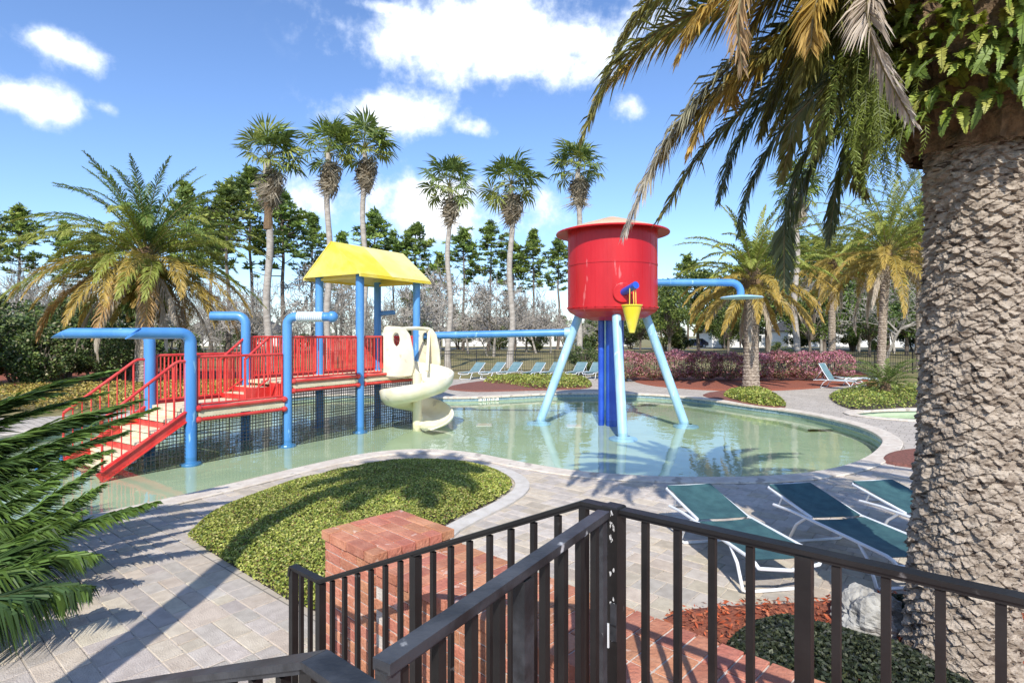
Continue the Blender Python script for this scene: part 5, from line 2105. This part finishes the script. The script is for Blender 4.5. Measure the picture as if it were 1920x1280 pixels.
def uprights(p0, p1, z0, z1, zb0, zb1, ts, wd, parent, name='baluster', mat='iron'):
    p0, p1 = np.array(p0, float), np.array(p1, float)
    for t_ in ts:
        q = p0 + (p1 - p0) * t_
        m = MB()
        zt, zbm = z0 + (z1 - z0) * t_, zb0 + (zb1 - zb0) * t_
        ang = math.atan2(ST[1], ST[0])
        m.box((q[0], q[1], (zt + zbm) / 2), (wd, wd, zt - zbm), rz=ang)
        obj(name, m, M[mat], parent)


ra = thing('iron_railing', 'dark iron railing running past the palm and down beside the brick wall', 'railing', (P1[0], P1[1], LZ))
PE = P1 - ST * 1.75                        # far end along the landing
top_rail((*P1, RT), (*PE, RT), ra)
L1 = 1.75
uprights(P1, PE, RT - .02, RT - .02, LZ + .12, LZ + .12, [(.015 + .103 * k) / L1 for k in range(1, 17) if k not in (6, 11)], .0195, ra)
uprights(P1, PE, RT - .012, RT - .012, LZ, LZ, [(.015 + .103 * 6 + .03) / L1 * 1.0, (.015 + .103 * 11) / L1], .038, ra, 'post')
m = MB()
m.beam((*P1, LZ + .12), (*PE, LZ + .12), .03, .014)
obj('bottom_rail', m, M['iron'], ra)
PD = P1 + ST * 1.57
ZD = RT - .69
top_rail((*P1, RT), (*PD, ZD), ra)
n_ = 15
uprights(P1, PD, RT - .02, ZD - .02, LZ + .16, LZ + .16 - .69, [k / 15 for k in range(1, 15) if k != 8], .0195, ra)
uprights(P1, PD, RT - .015, ZD - .015, LZ, LZ - .69, [8 / 15.0 + .003, 1.0], .038, ra, 'post')
uprights(P1, PD, RT - .015, ZD - .015, LZ, LZ - .69, [.0], .026, ra, 'post')
m = MB()
m.beam((*P1, LZ + .16), (*PD, LZ + .16 - .69), .03, .014)
obj('bottom_rail', m, M['iron'], ra)
PF = PD + ST * .27
top_rail((*PD, ZD), (*PF, ZD + .002), ra)
uprights(PD, PF, ZD - .02, ZD - .02, .12, .12, [.36, .68], .0195, ra)
uprights(PD, PF, ZD - .015, ZD - .015, -.01, -.01, [.97], .036, ra, 'post')
m = MB()
m.beam((*PF, ZD - .004), (*(PF + ST * .012), ZD - .05), .044, .016)
obj('rail_return', m, M['iron'], ra)

# gate across the top of the steps
gt = thing('iron_gate', 'worn iron gate with flaking paint opening off the railing corner', 'gate', (.314, 1.81, LZ))
G0, G1 = np.array((.300, 1.79)), np.array((-.218, .95))
gd = (G1 - G0) / np.linalg.norm(G1 - G0)
top_rail((*(G0 + gd * .03), RT - .003), (*G1, RT - .003), gt, 'iron_worn', .040, .02)
GL = np.linalg.norm(G1 - G0)
ts_ = [(.10 + .105 * k) / GL for k in range(9)]
uprights(G0, G1, RT - .024, RT - .024, LZ + .09, LZ + .09, [t for k, t in enumerate(ts_) if k not in (4,)], .020, gt, 'baluster', 'iron')
uprights(G0, G1, RT - .024, RT - .024, LZ + .05, LZ + .05, [ts_[4]], .036, gt, 'stile', 'iron_worn')
uprights(G0, G1, RT - .014, RT - .014, LZ + .05, LZ + .05, [.985], .03, gt, 'stile', 'iron_worn')
uprights(G0, G1, RT - .024, RT - .024, LZ + .05, LZ + .05, [.045], .024, gt, 'stile', 'iron_worn')
m = MB()
m.beam((*(G0 + gd * .04), LZ + .09), (*G1, LZ + .09), .03, .02)
obj('bottom_rail', m, M['iron'], gt)
gp_ = thing('gate_post', 'thick iron gate post with peeling paint and a steel latch plate', 'post', (.318, 1.803, LZ))
m = MB()
m.box((.322, 1.806, (RT + .012 + LZ) / 2), (.058, .058, RT + .012 - LZ), rz=math.atan2(ST[1], ST[0]), ch=.004)
obj('shaft', m, M['iron'], gp_)
face = np.array((.322, 1.806))
for z_, hh, ww, nm, off in ((1.36, .075, .028, 'latch_plate', -.012), (1.43, .07, .02, 'latch_keeper', .018), (1.375, .05, .022, 'strike', .018)):
    q = face - SN * .0305 + (-ST) * off
    m = MB()
    m.box((q[0], q[1], z_), (ww, .008, hh), rz=math.atan2(-ST[1], -ST[0]))
    obj(nm, m, M['alu' if nm == 'latch_plate' else 'iron_worn'], gp_)
frn = random.Random(4)
for k in range(26):
    z_ = 1.745 - .2 * frn.random() ** 1.3 if k < 18 else frn.uniform(1.33, 1.48)
    q = face - SN * .0298 - ST * frn.uniform(.004, .024)
    m = MB()
    r_ = frn.uniform(.0015, .0055)
    na = 7
    fl = []
    for w_ in range(na):
        aa_ = w_ / na * 2 * math.pi
        rr_ = r_ * frn.uniform(.5, 1.3)
        t2 = -ST * math.cos(aa_) * rr_ * .7
        fl.append((q[0] + t2[0], q[1] + t2[1], z_ + math.sin(aa_) * rr_ * 1.6))
    m.add(fl, [tuple(range(na))])
    obj('paint_flake', m, M['flake'], gp_)
# rail on the near side of the steps
rc = thing('hand_rail', 'short iron hand rail turning down the near side of the steps', 'railing', (-.335, .967, LZ))
C1 = np.array((-.335, .967))
CE = C1 - ST * .30
CD = C1 + ST * 1.57
top_rail((*C1, RT), (*CE, RT), rc, 'iron_worn', .05)
top_rail((*C1, RT), (*CD, ZD), rc, 'iron_worn', .05)
uprights(C1, CD, RT - .02, ZD - .02, LZ + .16, LZ + .16 - .69, [k / 15 for k in range(1, 15)], .0195, rc)
uprights(C1, CD, RT - .015, ZD - .015, LZ, LZ - .69, [.0, 1.0], .036, rc, 'post')
uprights(C1, CE, RT - .015, RT - .015, LZ, LZ, [.95], .036, rc, 'post')
uprights(C1, CE, RT - .02, RT - .02, LZ + .1, LZ + .1, [.35, .68], .0195, rc)

steps = thing('brick_steps', 'brick steps and landing enclosed by the iron railings', 'steps', (-.2, 1.4, 0))


def sn(s, n_):
    p = ST * s + SN * n_
    return (p[0], p[1])


m = MB()
m.prism([sn(-2.4, -1.6), sn(1.05, -1.6), sn(1.05, 1.66), sn(-2.4, 1.66)][::-1], -.05, LZ)
obj('landing', m, M['brick'], steps)
for k in range(4):
    m = MB()
    s0_ = 1.052 + .36 * k
    m.prism([sn(s0_, .44), sn(s0_ + .358, .44), sn(s0_ + .358, 1.66), sn(s0_, 1.66)][::-1], -.05, LZ - .154 * (k + 1))
    obj('step', m, M['brick'], steps)

# ------------------------------------------------------------------ brick wall and pier
BA = math.atan2(BRICK_W[1], BRICK_W[0])
wall = thing('brick_wall', 'low red brick wall with a flat brick cap beyond the railing', 'wall', (*(BRICK_W * -1.2 + BRICK_N * 2.1), 0))
pier = thing('brick_pier', 'square red brick pier with a broad brick cap beside the clipped bed', 'pier', (*(BRICK_W * -3.165 + BRICK_N * 2.116), 0))
bcache = {}
brng = random.Random(12)


def brick(wc, nc_, zc, lw, ln_, lz, parent):
    """one brick: centre in wall coordinates, size along the wall, across it and up"""
    key = (round(lw, 3), round(ln_, 3), round(lz, 3))
    if key not in bcache:
        m = MB()
        m.box((0, 0, 0), (lw, ln_, lz), ch=.003)
        bcache[key] = m.mesh('brick', mats=[M['brick']])
    p = BRICK_W * wc + BRICK_N * nc_
    o = put('brick', bcache[key], parent, np.array((p[0], p[1], zc)) - wloc(parent), (brng.uniform(-.006, .006), brng.uniform(-.006, .006), BA + brng.uniform(-.008, .008)))
    return o


def core(wa, wb, na, nb, z0, z1, parent):
    m = MB()
    c = BRICK_W * ((wa + wb) / 2) + BRICK_N * ((na + nb) / 2)
    m.box((c[0], c[1], (z0 + z1) / 2), (wb - wa, nb - na, z1 - z0), rz=BA)
    obj('mortar', m, M['mortar'], parent)


WZ = .99
N0, N1 = 1.80, 2.36
W0, W1 = -2.83, .35
core(W0, W1, N0 + .013, N1 - .012, -.05, WZ - .007, wall)
# cap: rows of bricks laid flat, in three ranks
rank = (N1 - N0 + .02) / 3
k = 0
wv = W0 + .02
while wv < W1:
    for r_ in range(3):
        brick(wv + .05, N0 - .01 + rank * (r_ + .5), WZ - .0275 + brng.uniform(-.002, .002), .094, rank - .010, .055, wall)
    wv += .104
# near face, running bond
zc = WZ - .055 - .034 - .005
row = 0
while zc > .2:
    wv = W0 + .1 + (.105 if row % 2 else 0)
    while wv < W1 - .3:
        brick(wv, N0 + .052 + brng.uniform(-.002, .002), zc, .2, .09, .058, wall)
        wv += .21
    zc -= .068
    row += 1
# pier
PW0, PW1, PN0, PN1 = -3.455, -2.875, 1.826, 2.406
PZ = 1.03
core(PW0 + .006, PW1 - .006, PN0 + .006, PN1 - .006, -.05, PZ - .007, pier)
for r_ in range(6):
    nn_ = PN0 - .02 + .1033 * (r_ + .5)
    offs = 0 if r_ % 2 else .1
    ws = PW0 - .02
    edges = [ws]
    x = ws + (.205 - offs if offs else .205)
    while x < PW1 + .02 - .03:
        edges.append(x)
        x += .205
    edges.append(PW1 + .02)
    for e0_, e1__ in zip(edges[:-1], edges[1:]):
        brick((e0_ + e1__) / 2, nn_, PZ - .0275 + brng.uniform(-.0025, .0025), e1__ - e0_ - .009, .094, .055, pier)
zc = PZ - .055 - .036
row = 0
while zc > -.03:
    for q in range(3):
        ww_ = .185
        off = 0 if row % 2 else .0
        brick(PW0 + .097 + q * .193, PN0 + .045, zc, ww_, .09, .058, pier)
        brick(PW0 + .045, PN0 + .097 + q * .193 + (.0 if row % 2 else .0), zc, .09, ww_, .058, pier) if q else brick(PW0 + .042, PN0 + .14, zc, .086, .09, .058, pier)
        brick(PW1 - .045, PN0 + .097 + q * .193, zc, .09, ww_, .058, pier)
        brick(PW0 + .097 + q * .193, PN1 - .045, zc, ww_, .09, .058, pier)
    zc -= .068
    row += 1


# ------------------------------------------------------------------ lounge chairs
def chaise(lift, sling, parts=True):
    """foot at the origin, head along +x"""
    t = thing('lounge_chair', 'chair', 'lounge chair')
    Wd, sz = .315, .36
    bx_, bl = 1.12, .82
    hx, hz = bx_ + bl * math.cos(lift), sz + bl * math.sin(lift)
    for s in (-1, 1):
        m = MB()
        m.tube([(0.02, s * (Wd - .03), sz - .06), (.03, s * Wd, sz - .015), (.10, s * Wd, sz), (.6, s * Wd, sz), (bx_ + .3, s * Wd, sz - .005), (bx_ + .62, s * Wd, sz - .03)], .017, 8)
        obj('side_rail', m, M['alu'], t, smooth=True)
    m = MB()
    m.tube([(.02, -Wd + .03, sz - .06), (0, 0, sz - .085), (.02, Wd - .03, sz - .06)], .017, 8)
    obj('foot_bar', m, M['alu'], t, smooth=True)
    m = MB()
    m.tube([(bx_, -Wd + .03, sz + .012), (bx_ + (hx - bx_) * .5, -Wd + .03, sz + (hz - sz) * .5), (hx - .04, -Wd + .03, hz - .02), (hx, -Wd + .08, hz), (hx, 0, hz), (hx, Wd - .08, hz), (hx - .04, Wd - .03, hz - .02),
            (bx_ + (hx - bx_) * .5, Wd - .03, sz + (hz - sz) * .5), (bx_, Wd - .03, sz + .012)], .016, 8)
    obj('back_frame', m, M['alu'], t, smooth=True)
    m = MB()
    V_, n1 = [], 9
    for k in range(n1):
        x = .06 + (bx_ - .1) * k / (n1 - 1)
        for s in (-1, 0, 1):
            V_.append((x, s * (Wd - .012), sz + .004 - (.035 * math.sin(math.pi * k / (n1 - 1)) + .01) * (s == 0)))
    f_ = [(k * 3 + j, (k + 1) * 3 + j, (k + 1) * 3 + j + 1, k * 3 + j + 1) for k in range(n1 - 1) for j in range(2)]
    m.add(V_, f_)
    m.add(np.array(V_) - (0, 0, .004), [q[::-1] for q in f_])
    obj('seat_sling', m, M[sling], t, smooth=True)
    m = MB()
    V_ = []
    for k in range(n1):
        f0 = k / (n1 - 1)
        x, z = bx_ - .02 + (hx - bx_) * f0, sz + .02 + (hz - sz) * f0
        for s in (-1, 0, 1):
            V_.append((x, s * (Wd - .04), z - (.03 * math.sin(math.pi * f0) + .006) * (s == 0)))
    m.add(V_, f_)
    m.add(np.array(V_) - (0, 0, .004), [q[::-1] for q in f_])
    obj('back_sling', m, M[sling], t, smooth=True)
    for xl, lean in ((.30, -.10), (1.32, .12)):
        for s in (-1, 1):
            m = MB()
            m.tube([(xl - lean * 1.2, s * Wd, sz - .012), (xl, s * (Wd + .005), sz - .12), (xl + lean, s * (Wd + .012), .04), (xl + lean * .9, s * (Wd - .03), .016), (xl + lean * .9, s * .12, .016)], .016, 8)
            obj('leg', m, M['alu'], t, smooth=True)
        m = MB()
        m.tube([(xl + lean * .9, -.13, .016), (xl + lean * .9, 0, .016), (xl + lean * .9, .13, .016)], .0155, 8)
        obj('cross_bar', m, M['alu'], t, smooth=True)
    m = MB()
    bxm, bzm = bx_ + (hx - bx_) * .62, sz + (hz - sz) * .62
    m.tube([(bxm, -Wd + .03, bzm), (bx_ + .56, -Wd + .02, sz - .03), (bx_ + .58, 0, sz - .035), (bx_ + .56, Wd - .02, sz - .03), (bxm, Wd - .03, bzm)], .011, 6)
    obj('prop', m, M['alu'], t, smooth=True)
    return t


ch = chaise(R(10), 'sling')
near = [((2.40, 4.90), (2.13, 6.62), 'teal sling lounge chair standing apart from the palm, first past the brick wall'),
        ((3.62, 4.95), (3.36, 6.65), 'teal sling lounge chair second in the row past the brick wall, beside the palm trunk'),
        ((4.72, 5.1), (4.46, 6.75), 'teal sling lounge chair almost hidden behind the big palm trunk'),
        ((5.85, 5.2), (5.6, 6.85), 'teal sling lounge chair past the far side of the big palm trunk')]
for i, (ft_, hd, lab) in enumerate(near):
    rz = math.atan2(hd[1] - ft_[1], hd[0] - ft_[0])
    z_ = 0.0
    if i == 0:
        ch.location = (ft_[0], ft_[1], z_)
        ch.rotation_euler = (0, 0, rz)
        ch['label'] = lab
        ch['group'] = 'lounge chairs in a row beside the big palm'
    else:
        dup(ch, (ft_[0], ft_[1], z_), rz, 1.0, lab, 'lounge chairs in a row beside the big palm')
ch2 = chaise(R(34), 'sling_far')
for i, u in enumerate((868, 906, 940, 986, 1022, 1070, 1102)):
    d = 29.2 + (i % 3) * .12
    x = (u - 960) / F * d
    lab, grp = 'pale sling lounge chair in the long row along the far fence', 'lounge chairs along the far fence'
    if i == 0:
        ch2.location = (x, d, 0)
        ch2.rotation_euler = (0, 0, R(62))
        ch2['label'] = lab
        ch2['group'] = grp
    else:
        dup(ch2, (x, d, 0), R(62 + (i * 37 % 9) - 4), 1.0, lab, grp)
x, y = gp(1612, 731)
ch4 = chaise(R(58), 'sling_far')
ch4.location = (x, y, 0)
ch4.rotation_euler = (0, 0, R(128))
tag(ch4, 'teal lounge chair with raised back beside the cycad and red mulch', 'lounge chair', 'lounge chairs by the cycad')
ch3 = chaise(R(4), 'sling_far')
x, y = gp(1650, 724)
ch3.location = (x, y, 0)
ch3.rotation_euler = (0, 0, R(178))
ch3['label'] = 'flat lounge chair behind the raised teal one near the cycad'
ch3['group'] = 'lounge chairs by the cycad'

# ------------------------------------------------------------------ picket fence
fence = thing('picket_fence', 'black metal picket fence between the pool grounds and the lawn', 'fence', (0, 35, -.03))
fpts = [(-46, 43), (-30, 42), (-12, 36), (10, 35), (22, 34.5), (40, 34)]
for (xa, ya), (xb, yb) in zip(fpts[:-1], fpts[1:]):
    L = math.hypot(xb - xa, yb - ya)
    nb = max(1, round(L / 2.4))
    pk = MB()
    for k in range(nb):
        f0, f1 = k / nb, (k + 1) / nb
        p0 = np.array((xa + (xb - xa) * f0, ya + (yb - ya) * f0))
        p1 = np.array((xa + (xb - xa) * f1, ya + (yb - ya) * f1))
        m = MB()
        m.box((p0[0], p0[1], .66), (.06, .06, 1.42))
        obj('post', m, M['iron'], fence)
        for z_ in (.12, 1.12, 1.3):
            m = MB()
            m.beam((*p0, z_), (*p1, z_), .03, .035)
            obj('rail', m, M['iron'], fence)
        for q in range(1, 22):
            f_ = q / 22
            p = p0 + (p1 - p0) * f_
            pk.box((p[0], p[1], .68), (.018, .018, 1.28))
    tag(obj('picket', pk, M['iron'], fence), kind='stuff')


# ------------------------------------------------------------------ road, houses, car beyond the lawn
m = MB()
m.sheet([(-300, 96), (300, 96), (300, 103), (-300, 103)], (), -.02)
tag(obj('road', m, M['asphalt']), kind='structure')


def house(u0, u1, d, hw, label, garage=True, roof_h=2.6, seed=1):
    x0, x1 = (u0 - 960) / F * d, (u1 - 960) / F * d
    cx_, wd_ = (x0 + x1) / 2, x1 - x0
    t = thing('house', label, 'house', (cx_, d, 0))
    dp = 9.0
    m = MB()
    m.box((cx_, d + dp / 2, hw / 2 - .05), (wd_, dp, hw + .1))
    wl_ = obj('wall', m, M['wall'], t)
    m = MB()
    o = .5
    A_ = [(x0 - o, d - o, hw), (x1 + o, d - o, hw), (x1 + o, d + dp + o, hw), (x0 - o, d + dp + o, hw)]
    ins = min(wd_ * .4, dp * .45)
    B_ = [(x0 + ins, d + dp / 2, hw + roof_h), (x1 - ins, d + dp / 2, hw + roof_h)]
    low = [(p[0], p[1], p[2] - .18) for p in A_]
    m.add(A_ + B_ + low, [(0, 1, 5, 4), (1, 2, 5), (2, 3, 4, 5), (3, 0, 4), (6, 7, 1, 0), (7, 8, 2, 1), (8, 9, 3, 2), (9, 6, 0, 3), (9, 8, 7, 6)])
    obj('roof', m, M['shingle'], t)
    rn_ = random.Random(seed)
    nw = max(2, int(wd_ / 3.2))
    for k in range(nw):
        wx = x0 + wd_ * (k + .5) / nw
        if garage and k == 0:
            m = MB()
            m.box((wx, d - .03, 1.1), (min(4.6, wd_ / nw * .8), .05, 2.2))
            gd_ = obj('garage_door', m, M['trim'], t)
            for r_ in range(3):
                m = MB()
                m.box((wx, d - .06, .55 + .55 * r_), (min(4.6, wd_ / nw * .8), .012, .03))
                obj('panel_joint', m, M['asphalt'], gd_)
            continue
        m = MB()
        m.box((wx, d - .03, 1.65), (1.25, .06, 1.45))
        fr_ = obj('window', m, M['trim'], t)
        for sx_ in (-1, 1):
            m = MB()
            m.box((wx + sx_ * .29, d - .07, 1.65), (.5, .02, 1.25))
            obj('pane', m, M['glass'], fr_)
    return t


house(1335, 1440, 108, 3.0, 'white house with a garage door behind the palm beyond the lawn', True, 2.8, 2)
house(1478, 1602, 112, 3.2, 'white house with a dark roof across the lawn behind the feather palms', False, 4.0, 3)
house(1612, 1800, 110, 2.9, 'long low white house with a dark roof past the fence', True, 3.0, 4)
house(830, 1060, 118, 2.8, 'pale house showing through the bare trees behind the blue pipe', True, 3.4, 5)
house(1085, 1190, 122, 2.8, 'pale house showing under the red tank', False, 3.0, 6)
house(330, 520, 120, 2.8, 'pale house showing through the bare trees behind the red rails', False, 3.0, 7)


def car(u, d, label):
    x = (u - 960) / F * d
    t = thing('parked_car', label, 'car', (x, d, 0))
    m = MB()
    prof = [(-2.25, .35), (-2.3, .75), (-2.2, .98), (-1.5, 1.05), (-.95, 1.62), (1.2, 1.68), (2.0, 1.1), (2.25, 1.0), (2.28, .4)]
    A_ = [(x + p[0], d - .9, p[1]) for p in prof]
    B_ = [(x + p[0], d + .9, p[1]) for p in prof]
    n_ = len(prof)
    m.add(A_ + B_, [tuple(range(n_)), tuple(range(2 * n_ - 1, n_ - 1, -1))] + [(i, i + n_, (i + 1) % n_ + n_, (i + 1) % n_) for i in range(n_)])
    obj('body', m, M['carp'], t)
    for a0, a1 in ((-.98, -.05), (.05, 1.25)):
        m = MB()
        m.box((x + (a0 + a1) / 2, d - .905, 1.32), (a1 - a0, .02, .42))
        obj('window', m, M['glass'], t)
    for wx in (-1.4, 1.45):
        for wy in (-.82, .82):
            m = MB()
            m.tube([(x + wx, d + wy - .11, .34), (x + wx, d + wy + .11, .34)], .34, 16)
            wh = obj('wheel', m, M['rubber'], t)
            m = MB()
            m.tube([(x + wx, d + wy - .125, .34), (x + wx, d + wy + .125, .34)], .2, 12)
            obj('rim', m, M['alu'], wh)
    return t


car(1302, 104, 'dark blue car parked under the green trees beyond the lawn')
car(1128, 106, 'dark car seen between the tower legs beyond the lawn')

# depth marks on the pool edge: small white tiles with dark figures
x, y = gp(913, 748)
mk = thing('depth_marker', 'white depth marker tiles set in the far pool wall', 'marker', (0, y, -.1))
fi = [i for i in range(len(POOL)) if POOL[i][1] > 15]
for k in range(5):
    u = 899 + k * 8
    xx = (u - 960) / F * 20.8
    best = min(fi, key=lambda i: abs(POOL[i][0] - xx))
    nb_ = best + 1 if POOL[(best + 1) % n][0] > POOL[best][0] else best - 1
    pa_, pb_ = np.array(POOL[best]), np.array(POOL[nb_])
    f_ = (xx - pa_[0]) / (pb_[0] - pa_[0] + 1e-9)
    yy = pa_[1] + (pb_[1] - pa_[1]) * f_ - .006
    m = MB()
    m.box((xx, yy, -.10), (.125, .012, .10))
    tl = obj('marker_tile', m, M['tile_white'], mk)
    m = MB()
    m.box((xx, yy - .008, -.10), (.02, .003, .06))
    if k in (1, 2, 3):
        m.box((xx + .02, yy - .008, -.075), (.028, .003, .015))
    if k == 2:
        m.box((xx + .02, yy - .008, -.10), (.022, .003, .013))
    obj('figure', m, M['letter'], tl)

bpy.context.view_layer.update()
